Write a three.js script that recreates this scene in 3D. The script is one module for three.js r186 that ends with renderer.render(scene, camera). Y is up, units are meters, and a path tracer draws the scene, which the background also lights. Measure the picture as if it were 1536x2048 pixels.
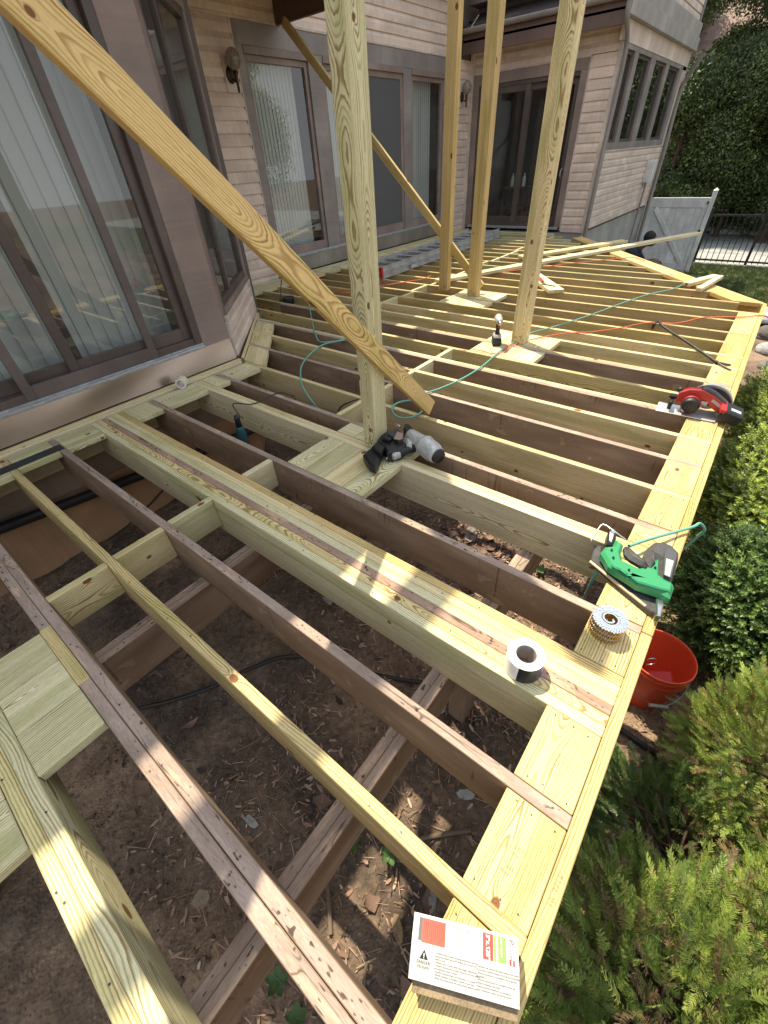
import * as THREE from 'three';
import { mergeGeometries } from 'three/addons/utils/BufferGeometryUtils.js';
import { MarchingCubes } from 'three/addons/objects/MarchingCubes.js';

// ---------------------------------------------------------------- camera, sky, sun, exposure
const scene = new THREE.Scene();
const FPX = 831.63;                                           // focal length for a 1536 x 2048 frame
const camera = new THREE.PerspectiveCamera(2 * Math.atan(1024 / FPX) * 180 / Math.PI, 768 / 1024, 0.05, 400);
camera.position.set(0, 1.33, 0);
camera.rotation.order = 'YXZ';
camera.rotation.set(-0.704377666, 0.709832296, -0.0669488504);
camera.updateMatrixWorld(true);

const renderer = new THREE.WebGLRenderer({ antialias: true });
renderer.setSize(768, 1024);
renderer.toneMapping = THREE.LinearToneMapping;
renderer.toneMappingExposure = 1.72;
renderer.shadowMap.enabled = true;

const SUN = new THREE.Vector3(-0.5, 1, -0.34).normalize();
const sun = new THREE.DirectionalLight(new THREE.Color(1.0, 0.90, 0.69), 4.8);
sun.position.copy(SUN).multiplyScalar(40); sun.target.position.set(0, 0, -4);
sun.castShadow = true; sun.shadow.mapSize.set(4096, 4096); sun.shadow.radius = 1.3;
Object.assign(sun.shadow.camera, { left: -18, right: 18, top: 18, bottom: -18, near: 1, far: 90 });
scene.add(sun, sun.target);

// one hazy summer sky, computed: brighter and whiter towards the horizon and round the sun, thin cloud
{
  const W = 512, H = 256, a = new Float32Array(W * H * 4);
  for (let j = 0; j < H; j++) for (let i = 0; i < W; i++) {
    const el = ((j + 0.5) / H - 0.5) * Math.PI, az = ((i + 0.5) / W - 0.5) * 2 * Math.PI;
    const d = new THREE.Vector3(Math.cos(el) * Math.cos(az), Math.sin(el), Math.cos(el) * Math.sin(az));
    const e = Math.max(0, d.y), h = Math.pow(1 - e, 3);
    const g = Math.pow(Math.max(0, d.dot(SUN)), 6);
    const n = Math.sin(d.x * 5.1 + d.z * 3.3) * Math.sin(d.z * 6.7 - d.x * 2.1 + 1) * 0.5 + Math.sin(d.x * 13 + 2 * d.y) * Math.sin(d.z * 11) * 0.25;
    const c = Math.min(1, Math.max(0, 0.38 + n * 0.5));
    const k = (j * W + i) * 4;
    const bl = [0.42 + 0.36 * h, 0.53 + 0.28 * h, 0.72 + 0.14 * h], cl = [0.87, 0.88, 0.89];
    for (let q = 0; q < 3; q++) a[k + q] = (bl[q] * (1 - c) + cl[q] * c) * 0.92 + g * [0.6, 0.54, 0.42][q];
    a[k + 3] = 1;
  }
  const t = new THREE.DataTexture(a, W, H, THREE.RGBAFormat, THREE.FloatType);
  t.mapping = THREE.EquirectangularReflectionMapping; t.magFilter = THREE.LinearFilter; t.needsUpdate = true;
  scene.background = t; scene.environment = t;
}

// ---------------------------------------------------------------- helpers
let seed = 12345;
const rnd = () => { seed |= 0; seed = seed + 0x6D2B79F5 | 0; let t = Math.imul(seed ^ seed >>> 15, 1 | seed); t = t + Math.imul(t ^ t >>> 7, 61 | t) ^ t; return ((t ^ t >>> 14) >>> 0) / 4294967296; };
const rr = (a, b) => a + (b - a) * rnd();
const V = (x, y, z) => new THREE.Vector3(x, y, z);
const lin = (r, g, b) => new THREE.Color().setRGB(r, g, b);
// photo pixel (1536 x 2048) -> direction -> point on a world plane
function ray(u, v) { return V((u - 768) / FPX, -(v - 1024) / FPX, -1).applyQuaternion(camera.quaternion); }
const onY = (u, v, y = 0) => { const d = ray(u, v); return camera.position.clone().addScaledVector(d, (y - camera.position.y) / d.y); };
const onX = (u, v, x) => { const d = ray(u, v); return camera.position.clone().addScaledVector(d, (x - camera.position.x) / d.x); };
const onZ = (u, v, z) => { const d = ray(u, v); return camera.position.clone().addScaledVector(d, (z - camera.position.z) / d.z); };

const names = {};
function numbered(n) { const k = names[n] = (names[n] ?? -1) + 1; return k ? n + '_' + String(k).padStart(3, '0') : n; }
function sh(m) { m.castShadow = true; m.receiveShadow = true; return m; }
function thing(name, label, category, p = [0, 0, 0], turn = 0, group) {
  const o = new THREE.Group(); o.name = numbered(name); o.position.set(...p); o.rotation.y = turn;
  o.userData = { label, category }; if (group) o.userData.group = group; scene.add(o); return o;
}
function part(name, g, m, parent, label) { const o = sh(new THREE.Mesh(g, m)); o.name = name; if (label) o.userData.label = label; parent.add(o); return o; }
function solo(name, g, m, label, category, group) { const o = sh(new THREE.Mesh(g, m)); o.name = numbered(name); o.userData = { label, category }; if (group) o.userData.group = group; scene.add(o); return o; }
function structure(name, g, m) { const o = sh(new THREE.Mesh(g, m)); o.name = numbered(name); o.userData = { kind: 'structure' }; scene.add(o); return o; }
const at = (g, x, y, z) => { g.translate(x, y, z); return g; };
const merge = a => mergeGeometries(a.map(g => { const q = g.index ? g.toNonIndexed() : g; for (const k of Object.keys(q.attributes)) if (!['position', 'normal', 'uv'].includes(k)) q.deleteAttribute(k); return q; }));

// box with chamfered edges and uv in metres; grain follows the longest side
// pine: each face takes its own window of a 0.25 m strip; old: top and bottom read the worn half of the sheet, sides the painted half
function cbox(lx, ly, lz, bev = 0.002, mode = 'plain') {
  const h = [lx / 2, ly / 2, lz / 2], dims = [lx, ly, lz];
  bev = Math.min(bev, lx * 0.3, ly * 0.3, lz * 0.3);
  const L = dims.indexOf(Math.max(...dims)), P = [], U = [], key = {};
  const u0 = rnd() * 2.4, strip = Math.floor(rnd() * 4);
  for (let ax = 0; ax < 3; ax++) for (const s of [-1, 1]) {
    const t = [0, 1, 2].filter(q => q !== ax);
    let ua = t[0], va = t[1];
    if (t.includes(L) && ua !== L) { ua = L; va = t[0]; }
    let vo = 0; const w = dims[va];
    if (mode === 'pine') { const st = (ax === 1 ? strip : (strip + ax + (s > 0 ? 1 : 0)) % 4); vo = st * 0.25 + rnd() * Math.max(0, 0.25 - w) + w / 2; }
    else if (mode === 'old') vo = (ax === 1 ? 0.52 + rnd() * Math.max(0, 0.44 - w) : 0.02 + rnd() * Math.max(0, 0.44 - w)) + w / 2;
    for (const a of [-1, 1]) for (const b of [-1, 1]) {
      const p = [0, 0, 0]; p[ax] = s * h[ax]; p[t[0]] = a * (h[t[0]] - bev); p[t[1]] = b * (h[t[1]] - bev);
      const sg = [0, 0, 0]; sg[ax] = s; sg[t[0]] = a; sg[t[1]] = b;
      key[ax + ':' + sg.join()] = P.length; P.push(p);
      U.push([p[ua] + u0, p[va] + vo]);
    }
  }
  const T = [];
  const tri = (a, b, c) => {
    const A = P[a], B = P[b], C = P[c];
    const n = V(B[0] - A[0], B[1] - A[1], B[2] - A[2]).cross(V(C[0] - A[0], C[1] - A[1], C[2] - A[2]));
    const m = V(A[0] + B[0] + C[0], A[1] + B[1] + C[1], A[2] + B[2] + C[2]);
    // chamfers of long boards: test against the sign of the corner rather than the centroid
    const sgn = V(Math.sign(m.x) * (Math.abs(n.x) > 1e-12 ? 1 : 0), Math.sign(m.y) * (Math.abs(n.y) > 1e-12 ? 1 : 0), Math.sign(m.z) * (Math.abs(n.z) > 1e-12 ? 1 : 0));
    T.push(n.dot(sgn) >= 0 ? [a, b, c] : [a, c, b]);
  };
  const K = (ax, x, y, z) => key[ax + ':' + [x, y, z].join()];
  for (let ax = 0; ax < 3; ax++) for (const s of [-1, 1]) {
    const t = [0, 1, 2].filter(q => q !== ax), c = (a, b) => { const g = [0, 0, 0]; g[ax] = s; g[t[0]] = a; g[t[1]] = b; return K(ax, ...g); };
    tri(c(-1, -1), c(1, -1), c(1, 1)); tri(c(-1, -1), c(1, 1), c(-1, 1));
  }
  for (let e = 0; e < 3; e++) { const [f, g] = [0, 1, 2].filter(q => q !== e);
    for (const a of [-1, 1]) for (const b of [-1, 1]) { const q = s => { const o = [0, 0, 0]; o[e] = s; o[f] = a; o[g] = b; return o; };
      const i = K(f, ...q(-1)), j = K(f, ...q(1)), k = K(g, ...q(-1)), l = K(g, ...q(1)); tri(i, j, l); tri(i, l, k); } }
  for (const x of [-1, 1]) for (const y of [-1, 1]) for (const z of [-1, 1]) tri(K(0, x, y, z), K(1, x, y, z), K(2, x, y, z));
  const pa = [], ua = []; for (const t of T) for (const q of t) { pa.push(...P[q]); ua.push(...U[q]); }
  const geo = new THREE.BufferGeometry();
  geo.setAttribute('position', new THREE.Float32BufferAttribute(pa, 3)); geo.setAttribute('uv', new THREE.Float32BufferAttribute(ua, 2));
  geo.computeVertexNormals(); return geo;
}
// upright prism over a polygon of [x, z], uv in metres
function prism(pts, y0, y1, bev = 0.002, mode = 'plain', ang = 0) {
  const s = new THREE.Shape(pts.map(p => new THREE.Vector2(p[0], -p[1])));
  const g = new THREE.ExtrudeGeometry(s, { depth: Math.max(1e-4, y1 - y0 - 2 * bev), bevelEnabled: bev > 0, bevelThickness: bev, bevelSize: bev, bevelOffset: -bev, bevelSegments: 1 });
  g.rotateX(-Math.PI / 2); g.translate(0, y0 + bev, 0);
  const p = g.attributes.position, n = g.attributes.normal, uv = g.attributes.uv, c = Math.cos(ang), sn = Math.sin(ang);
  const u0 = rnd() * 2.4, st = Math.floor(rnd() * 4) * 0.25;
  let vm = 1e9; for (let i = 0; i < p.count; i++) vm = Math.min(vm, -sn * p.getX(i) + c * p.getZ(i));
  for (let i = 0; i < p.count; i++) {
    const a = c * p.getX(i) + sn * p.getZ(i), b = -sn * p.getX(i) + c * p.getZ(i) - vm;
    const top = Math.abs(n.getY(i)) > 0.5;
    uv.setXY(i, a + u0 + (top ? 0 : b), (top ? b : p.getY(i) - y0) + (mode === 'pine' ? st : mode === 'old' ? (top ? 0.55 : 0.05) : 0));
  }
  return g;
}
function tube(pts, r, seg = 0, rad = 8, closed = false) {
  const c = new THREE.CatmullRomCurve3(pts.map(p => p.isVector3 ? p : V(...p)), closed, 'centripetal');
  return new THREE.TubeGeometry(c, seg || pts.length * 8, r, rad, closed);
}
function bar(a, b, r, rad = 10, r2 = r) {       // straight rod from a to b
  const A = a.isVector3 ? a : V(...a), B = b.isVector3 ? b : V(...b), d = B.clone().sub(A), l = d.length();
  const g = new THREE.CylinderGeometry(r2, r, l, rad); g.translate(0, l / 2, 0);
  g.applyQuaternion(new THREE.Quaternion().setFromUnitVectors(V(0, 1, 0), d.normalize())); g.translate(A.x, A.y, A.z); return g;
}
const lathe = (pts, seg = 32) => new THREE.LatheGeometry(pts.map(p => new THREE.Vector2(p[0], p[1])), seg);
// board lying from A to B (its bottom axis), width w across, thickness t
function boardAB(name, parent, A, B, w, t, m, mode = 'pine', roll = 0) {
  const d = B.clone().sub(A), l = d.length(), o = part(name, cbox(l, t, w, 0.0025, mode), m, parent);
  o.position.copy(A).add(B).multiplyScalar(0.5);
  const x = d.normalize(), z = V(0, 1, 0).cross(x).negate().normalize(); const y = z.clone().cross(x);
  o.quaternion.setFromRotationMatrix(new THREE.Matrix4().makeBasis(x, y, z)); if (roll) o.rotateX(roll); return o;
}

// ---------------------------------------------------------------- textures
const hsh = (x, y) => { let n = Math.imul(x | 0, 374761393) + Math.imul(y | 0, 668265263) | 0; n = Math.imul(n ^ n >>> 13, 1274126177); return ((n ^ n >>> 16) >>> 0) / 4294967296; };
function vnoise(x, y, px = 0, py = 0) {          // value noise, optionally periodic
  const xi = Math.floor(x), yi = Math.floor(y), fx = x - xi, fy = y - yi, u = fx * fx * (3 - 2 * fx), v = fy * fy * (3 - 2 * fy);
  const m = (a, p) => p ? ((a % p) + p) % p : a, x0 = m(xi, px), x1 = m(xi + 1, px), y0 = m(yi, py), y1 = m(yi + 1, py);
  return (hsh(x0, y0) * (1 - u) + hsh(x1, y0) * u) * (1 - v) + (hsh(x0, y1) * (1 - u) + hsh(x1, y1) * u) * v;
}
const fbm = (x, y, p, o = 4) => { let s = 0, a = 0.5, f = 1; for (let i = 0; i < o; i++) { s += a * vnoise(x * f + i * 17, y * f + i * 31, p * f, p * f); a *= 0.5; f *= 2; } return s; };
const sstep = (a, b, x) => { const t = Math.min(1, Math.max(0, (x - a) / (b - a))); return t * t * (3 - 2 * t); };
function makeTex(W, H, fn, srgb = true, rep = [1, 1]) {
  const d = new Uint8Array(W * H * 4);
  for (let j = 0; j < H; j++) for (let i = 0; i < W; i++) { const c = fn((i + 0.5) / W, (j + 0.5) / H), k = (j * W + i) * 4; d[k] = Math.max(0, Math.min(255, c[0])); d[k + 1] = Math.max(0, Math.min(255, c[1])); d[k + 2] = Math.max(0, Math.min(255, c[2])); d[k + 3] = 255; }
  const t = new THREE.DataTexture(d, W, H, THREE.RGBAFormat); t.wrapS = t.wrapT = THREE.RepeatWrapping; t.magFilter = THREE.LinearFilter; t.minFilter = THREE.LinearMipmapLinearFilter; t.generateMipmaps = true;
  if (srgb) t.colorSpace = THREE.SRGBColorSpace; t.repeat.set(...rep); t.needsUpdate = true; return t;
}
function pineTex(W, H, style) {
  const strips = [0, 1, 2, 3].map(s => ({ vc: [0.01, 0.16, -0.02, -0.2][(s + style) % 4], d: [0.035, 0.05, 0.018, 0.09][(s + style) % 4], dv: [0.03, 0.012, 0.017, 0.01][(s + style) % 4], sp: [0.0075, 0.0062, 0.0085, 0.0056][(s + style * 2) % 4], ph: s * 2.1 + style * 1.3,
    knots: [0, 1, 2].map(k => [(hsh(s * 7 + k, 91 + style) * 2.4), (hsh(s * 5 + k, 17 + style) - 0.5) * 0.19, 0.006 + 0.011 * hsh(s + k * 3, 5 + style)]) }));
  return makeTex(W, H, (a, b) => {
    const u = a * 2.4, s = Math.min(3, Math.floor(b * 4)), S = strips[s], v = b - s * 0.25 - 0.125, q = 2 * Math.PI * a;
    const w1 = Math.sin(q + S.ph) + 0.5 * Math.sin(2 * q + S.ph * 2) + 0.25 * Math.sin(5 * q + S.ph * 3), w2 = Math.sin(q + S.ph * 1.7) + 0.6 * Math.sin(3 * q + S.ph) + 0.25 * Math.sin(7 * q);
    let r = Math.hypot(v - S.vc - 0.008 * w1, Math.max(0.003, S.d + S.dv * w2)) + 0.0022 * (vnoise(a * 24, b * 90 + s * 50, 24) - 0.5) + 0.0012 * (vnoise(a * 96, b * 200, 96) - 0.5);
    let kn = 0, ring = 0;
    for (const k of S.knots) { let du = Math.abs(u - k[0]); du = Math.min(du, 2.4 - du); const e = Math.hypot(du / 1.5, v - k[1]) / k[2]; r += k[2] * 1.3 * Math.exp(-e * e * 0.35) * (v > k[1] ? 1 : -1); if (e < 1.15) { kn = Math.max(kn, sstep(1.15, 0.8, e)); ring = 0.5 + 0.5 * Math.sin(e * 16); } }
    const g = r / S.sp, p = g - Math.floor(g), id = Math.floor(g);
    const late = sstep(0.4, 0.88, p) * (1 - sstep(0.93, 1, p)) * (0.35 + 0.65 * hsh(id, s)), gr = sstep(0.45, 0.62, fbm(a * 5 + 30, b * 14, 5, 3));
    const fib = vnoise(a * 240, b * 900, 240) - 0.5, big = fbm(a * 6, b * 8, 6, 3) - 0.45, pore = vnoise(a * 700, b * 1000, 700) > 0.93 ? 1 : 0;
    const E = [229, 217, 180], D = [152, 122, 80];
    let c = [0, 1, 2].map(i => E[i] + (D[i] - E[i]) * late + fib * 20 + big * 34 - pore * 14 - gr * [20, 15, 24][i]);
    if (kn > 0) { const K = [92 + ring * 40, 54 + ring * 26, 26 + ring * 16]; c = c.map((x, i) => x + (K[i] - x) * kn * 0.88); }
    return c;
  }, true, [1 / 2.4, 1]);
}
const pineA = pineTex(2048, 1024, 0), pineB = pineTex(2048, 1024, 1), pineC = pineTex(2048, 1024, 2);
// old joists: lower half solid brown stain with drips, upper half worn, checked and pitted top edge
const oldT = makeTex(2048, 1024, (a, b) => {
  if (b < 0.5) {
    const n = fbm(a * 8, b * 16, 8, 4) - 0.47, st = vnoise(a * 160, b * 6, 160), dr = sstep(0.78, 0.95, st) * sstep(0.3, 0.7, vnoise(a * 14, b * 9 + 3, 14)), fi = vnoise(a * 300, b * 700, 300) - 0.5;
    const rub = sstep(0.60, 0.72, fbm(a * 40, b * 30, 40, 3)) * sstep(0.5, 0.65, vnoise(a * 12 + 2, b * 7, 12)); const base = [142, 119, 99]; return base.map((x, i) => x + n * 52 + fi * 14 - dr * [40, 38, 34][i] + rub * [26, 24, 20][i]);
  }
  const n = fbm(a * 14, b * 26, 14, 4) - 0.47, fi = vnoise(a * 200, b * 800, 200) - 0.5, w = sstep(0.5, 0.7, fbm(a * 20 + 5, b * 50, 20, 3)), pit = sstep(0.80, 0.9, vnoise(a * 150, b * 190, 150)) * sstep(0.45, 0.6, vnoise(a * 30, b * 20, 30));
  const ck = sstep(0.022, 0.0, Math.abs(vnoise(a * 10, b * 60, 10) - 0.5)) * 0.8 * sstep(0.4, 0.6, vnoise(a * 9 + 4, b * 30, 9));
  const base = [158, 138, 124]; return base.map((x, i) => x + n * 46 + fi * 26 + w * [30, 22, 12][i] - pit * [84, 78, 74][i] - ck * [80, 76, 72][i]);
}, true, [1 / 2.4, 1]);
const grime = makeTex(1024, 1024, (a, b) => { const n = fbm(a * 8, b * 8, 8, 5), s = vnoise(a * 90, b * 4, 90, 4), f = vnoise(a * 400, b * 400, 400, 400); const v = 232 + (n - 0.47) * 60 + (s - 0.5) * 12 + (f - 0.5) * 14; return [v, v, v * 0.985]; }, true, [0.5, 0.5]);
const mottle = makeTex(512, 512, (a, b) => { const v = 128 + (fbm(a * 4, b * 4, 4, 2) - 0.37) * 300; return [v, v, v]; }, false, [0.8, 0.8]);
const grain = makeTex(512, 512, (a, b) => { const v = 200 + (vnoise(a * 200, b * 200, 200, 200) - 0.5) * 50 + (fbm(a * 10, b * 10, 10, 3) - 0.45) * 70; return [v, v, v]; }, true, [2, 2]);
const dirtC = makeTex(2048, 2048, (a, b) => {
  const n = fbm(a * 10, b * 10, 10, 5), f = fbm(a * 90, b * 90, 90, 3), sp = vnoise(a * 520, b * 520, 520, 520), cl = fbm(a * 5 + 9, b * 5, 5, 3);
  let c = [116, 97, 80].map((x, i) => x + (n - 0.47) * [70, 58, 48][i] + (f - 0.45) * [62, 52, 44][i] + (cl - 0.45) * [88, 72, 52][i]);
  if (sp > 0.955) c = c.map(x => x + 60); else if (sp < 0.06) c = c.map(x => x * 0.62); return c;
}, true, [0.5, 0.5]);
const dirtB = makeTex(1024, 1024, (a, b) => { const v = 128 + (fbm(a * 14, b * 14, 14, 5) - 0.47) * 240 + (vnoise(a * 260, b * 260, 260, 260) - 0.5) * 60; return [v, v, v]; }, false, [0.5, 0.5]);

// ---------------------------------------------------------------- materials
const std = (o) => new THREE.MeshStandardMaterial({ roughness: 0.7, ...o });
const phy = (o) => new THREE.MeshPhysicalMaterial({ roughness: 0.5, ...o });
const pine = [[1, 1, 1, pineA], [0.90, 0.94, 0.88, pineB], [0.96, 0.92, 0.80, pineA], [0.82, 0.87, 0.78, pineB], [1.0, 0.95, 0.80, pineB], [0.86, 0.80, 0.68, pineA], [0.95, 1.0, 0.95, pineC], [0.88, 0.84, 0.70, pineC], [0.78, 0.82, 0.74, pineC]].map(c => std({ map: c[3], color: lin(c[0], c[1], c[2]), roughness: 0.72 }));
const pineRim = [std({ map: pineA, color: lin(0.83, 0.70, 0.46), roughness: 0.7 }), std({ map: pineB, color: lin(0.83, 0.64, 0.38), roughness: 0.7 }), std({ map: pineB, color: lin(0.85, 0.77, 0.56), roughness: 0.7 })];
const pineAmber = std({ map: pineA, color: lin(0.96, 0.79, 0.50), roughness: 0.62 });
const pineTan = std({ map: pineB, color: lin(0.84, 0.71, 0.47), roughness: 0.68 });
const pineBrown = [[0.72, 0.62, 0.44, pineA], [0.64, 0.57, 0.42, pineB], [0.76, 0.70, 0.52, pineC], [0.66, 0.66, 0.52, pineC], [0.80, 0.70, 0.48, pineB]].map(c => std({ map: c[3], color: lin(c[0], c[1], c[2]), roughness: 0.7 }));  // darker, browner pine tints for most of the far new joists
const pickBrown = () => pineBrown[Math.floor(rnd() * pineBrown.length)];
const pickPine = () => pine[Math.floor(rnd() * pine.length)];
const old = std({ map: oldT, roughness: 0.78 }), oldRed = std({ map: oldT, color: lin(1.0, 0.86, 0.78), roughness: 0.8 });
const siding = [lin(0.80, 0.64, 0.545), lin(0.76, 0.61, 0.52), lin(0.81, 0.66, 0.565)].map(c => std({ map: grime, color: c, roughness: 0.6 }));
const sidingGrey = siding;
const trimM = std({ map: grime, color: lin(0.30, 0.225, 0.20), roughness: 0.45 });
const trimDark = std({ map: grime, color: lin(0.115, 0.085, 0.075), roughness: 0.4 });
const trimGrey = std({ map: grime, color: lin(0.30, 0.265, 0.25), roughness: 0.5 });
const fasciaM = std({ map: grime, color: lin(0.43, 0.395, 0.37), roughness: 0.5 });
const cornerM = std({ map: grime, color: lin(0.70, 0.59, 0.52), roughness: 0.55 });
const brownPaint = std({ map: grime, color: lin(0.16, 0.095, 0.075), roughness: 0.55 });
const blindM = std({ color: lin(0.56, 0.57, 0.54), roughness: 0.65 });
const blindDark = blindM;
const glass = phy({ color: lin(0.80, 0.83, 0.82), transmission: 1, thickness: 0, roughness: 0.012, ior: 1.8 });
const screenM = phy({ color: lin(0.22, 0.22, 0.225), transmission: 0.75, thickness: 0, roughness: 0.9 });
const flash = std({ color: lin(0.44, 0.355, 0.295), metalness: 1, roughness: 0.28, bumpMap: mottle, bumpScale: 0.004 });
const alu = std({ color: lin(0.68, 0.69, 0.70), metalness: 0.3, roughness: 0.38, map: grain });
const steel = std({ color: lin(0.55, 0.56, 0.58), metalness: 1, roughness: 0.3 });
const darkSteel = std({ color: lin(0.16, 0.155, 0.15), metalness: 0.9, roughness: 0.45, map: grain });
const blackP = std({ color: lin(0.02, 0.02, 0.022), roughness: 0.5, map: grain });
const greyP = std({ color: lin(0.10, 0.095, 0.095), roughness: 0.55, map: grain });
const greenP = std({ color: lin(0.03, 0.25, 0.10), roughness: 0.42 });
const redP = std({ color: lin(0.42, 0.02, 0.022), roughness: 0.4 });
const orangeP = phy({ color: lin(0.74, 0.085, 0.03), roughness: 0.42, clearcoat: 0.2 });
const whiteP = std({ color: lin(0.78, 0.77, 0.74), roughness: 0.5, map: grain });
const tealP = std({ color: lin(0.03, 0.11, 0.12), roughness: 0.45 });
const silverP = std({ color: lin(0.80, 0.80, 0.77), roughness: 0.42, metalness: 0.25, map: grain });
const hoseG = std({ color: lin(0.13, 0.36, 0.29), roughness: 0.5 });
const cordO = std({ color: lin(0.72, 0.14, 0.06), roughness: 0.55 });
const cordB = std({ color: lin(0.018, 0.018, 0.018), roughness: 0.5 });
const concrete = std({ map: grime, color: lin(0.42, 0.40, 0.37), roughness: 0.9, bumpMap: dirtB, bumpScale: 0.004 });
const foundation = std({ map: grime, color: lin(0.44, 0.26, 0.14), roughness: 0.8, bumpMap: dirtB, bumpScale: 0.003 });
const foundationUp = std({ map: grime, color: lin(0.33, 0.26, 0.20), roughness: 0.85, bumpMap: dirtB, bumpScale: 0.004 });
const vinyl = std({ map: grime, color: lin(0.82, 0.82, 0.82), roughness: 0.45 });
const blackIron = std({ color: lin(0.012, 0.012, 0.013), roughness: 0.45 });

// ---------------------------------------------------------------- ground, lawn, driveway
const GY = -1.02;                                              // soil level below the deck top (y = 0)
const bump = (x, z) => { const k = sstep(9.2, 7.5, -z) * sstep(6, 4.5, Math.abs(x)); return k * (0.10 * (fbm(x * 0.9 + 40, z * 0.9 + 40, 0, 3) - 0.45) + 0.06 * (fbm(x * 4 + 90, z * 4 + 90, 0, 2) - 0.36) + 0.035 * (vnoise(x * 11 + 300, z * 11 + 300) - 0.5)); };
const groundY = (x, z) => GY + bump(x, z) - 0.082 * Math.min(9, Math.max(0, -9 - z));
{
  const ax = [], az = []; for (let x = -70; x < -6; x += 8) ax.push(x); for (let x = -6; x <= 5; x += 0.045) ax.push(x); for (let x = 8; x <= 80; x += 8) ax.push(x);
  for (let z = -110; z < -30; z += 8) az.push(z); for (let z = -30; z < -9.5; z += 1.5) az.push(z); for (let z = -9.5; z <= 2.2; z += 0.045) az.push(z); for (let z = 6; z <= 70; z += 8) az.push(z);
  const P = [], U = [], I = [];
  az.forEach((z, j) => ax.forEach((x, i) => { P.push(x, groundY(x, z), z); U.push(x, z); if (i && j) { const n = ax.length, k = j * n + i; I.push(k - n - 1, k - 1, k, k - n - 1, k, k - n); } }));
  const g = new THREE.BufferGeometry(); g.setAttribute('position', new THREE.Float32BufferAttribute(P, 3)); g.setAttribute('uv', new THREE.Float32BufferAttribute(U, 2)); g.setIndex(I); g.computeVertexNormals();
  structure('ground', g, std({ map: dirtC, roughness: 0.95, bumpMap: dirtB, bumpScale: 0.02 }));
}
const sheet = (name, x0, x1, z0, z1, y, m) => { const g = new THREE.PlaneGeometry(x1 - x0, z1 - z0).rotateX(-Math.PI / 2).translate((x0 + x1) / 2, y, (z0 + z1) / 2); const p = g.attributes.position; for (let i = 0; i < p.count; i++) g.attributes.uv.setXY(i, p.getX(i), p.getZ(i)); return structure(name, g, m); };
{ const L = sheet('lawn', -3.05, 40, -18, -9, -1.0, std({ map: dirtC, color: lin(0.45, 0.72, 0.30), roughness: 0.95 })); const p = L.geometry.attributes.position; for (let i = 0; i < p.count; i++) p.setY(i, GY + 0.012 - 0.082 * (-9 - p.getZ(i))); L.geometry.computeVertexNormals(); }
sheet('driveway', -3.0, 40, -30, -18.1, GY - 0.72, std({ map: grime, color: lin(0.42, 0.42, 0.41), roughness: 0.9 }));
for (let k = 0; k < 4; k++) sheet('driveway_joint', -3.0, 40, -20.2 - k * 2.4, -20.16 - k * 2.4, GY - 0.716, std({ color: lin(0.2, 0.2, 0.2) }));

// ---------------------------------------------------------------- house
const UP = V(0, 1, 0);
const wall = (x, z, nx, nz) => ({ o: V(x, 0, z), n: V(nx, 0, nz).normalize(), d: V(nx, 0, nz).normalize().cross(UP) });
const wm = w => new THREE.Matrix4().makeBasis(w.n, UP, w.d).setPosition(w.o);
const wg = (w, a0, a1, y0, y1, t0, t1, bev = 0.003) => cbox(t1 - t0, y1 - y0, a1 - a0, bev).translate((t0 + t1) / 2, (y0 + y1) / 2, (a0 + a1) / 2).applyMatrix4(wm(w));
function plankG(L, h, t = 0.024) {                              // one lap of siding, profile x outward, y up, run along z
  const s = new THREE.Shape([[0, 0], [t * 0.5, 0.006], [t, 0], [t, h * 0.58], [t * 0.8, h * 0.66], [t * 0.18, h * 0.98], [t * 0.18, h + 0.012], [0, h + 0.012]].map(p => new THREE.Vector2(...p)));
  const g = new THREE.ExtrudeGeometry(s, { depth: L, bevelEnabled: false, steps: 1 });
  const p = g.attributes.position, o = rnd() * 5, q = rnd() * 5; for (let i = 0; i < p.count; i++) g.attributes.uv.setXY(i, p.getZ(i) + o, p.getY(i) + p.getX(i) + q); return g;
}
const WN = wall(-3.5, 0, 1, 0), WF = wall(-5.85, 0, 1, 0), WD = wall(0, -10.3, 0, 1), WS = wall(-3.1, 0, 1, 0), WA = wall(-3.52, -2.13, 1, -1);
const house = thing('house', 'house with taupe lap siding, sliding glass doors and brown trim beside the deck', 'house');
function lap(w, a0, a1, y0, y1, h, mats) { const n = Math.round((y1 - y0) / h), e = (y1 - y0) / n; for (let k = 0; k < n; k++) { const g = plankG(a1 - a0 - 0.002, e); g.translate(0, y0 + k * e, a0 + 0.001).applyMatrix4(wm(w)); part('siding_plank', g, mats[Math.floor(rnd() * mats.length)], house); } }
function pane(w, a0, a1, y0, y1, t, parent, m = glass) { const g = new THREE.PlaneGeometry(a1 - a0, y1 - y0).rotateY(Math.PI / 2).translate(t, (y0 + y1) / 2, (a0 + a1) / 2).applyMatrix4(wm(w)); return part('glass_pane', g, m, parent); }
function ringG(w, a0, a1, y0, y1, t0, t1, sw, bh = sw, th = sw) { return merge([wg(w, a0, a0 + sw, y0, y1, t0, t1), wg(w, a1 - sw, a1, y0, y1, t0, t1), wg(w, a0 + sw, a1 - sw, y0, y0 + bh, t0, t1), wg(w, a0 + sw, a1 - sw, y1 - th, y1, t0, t1)]); }
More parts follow.
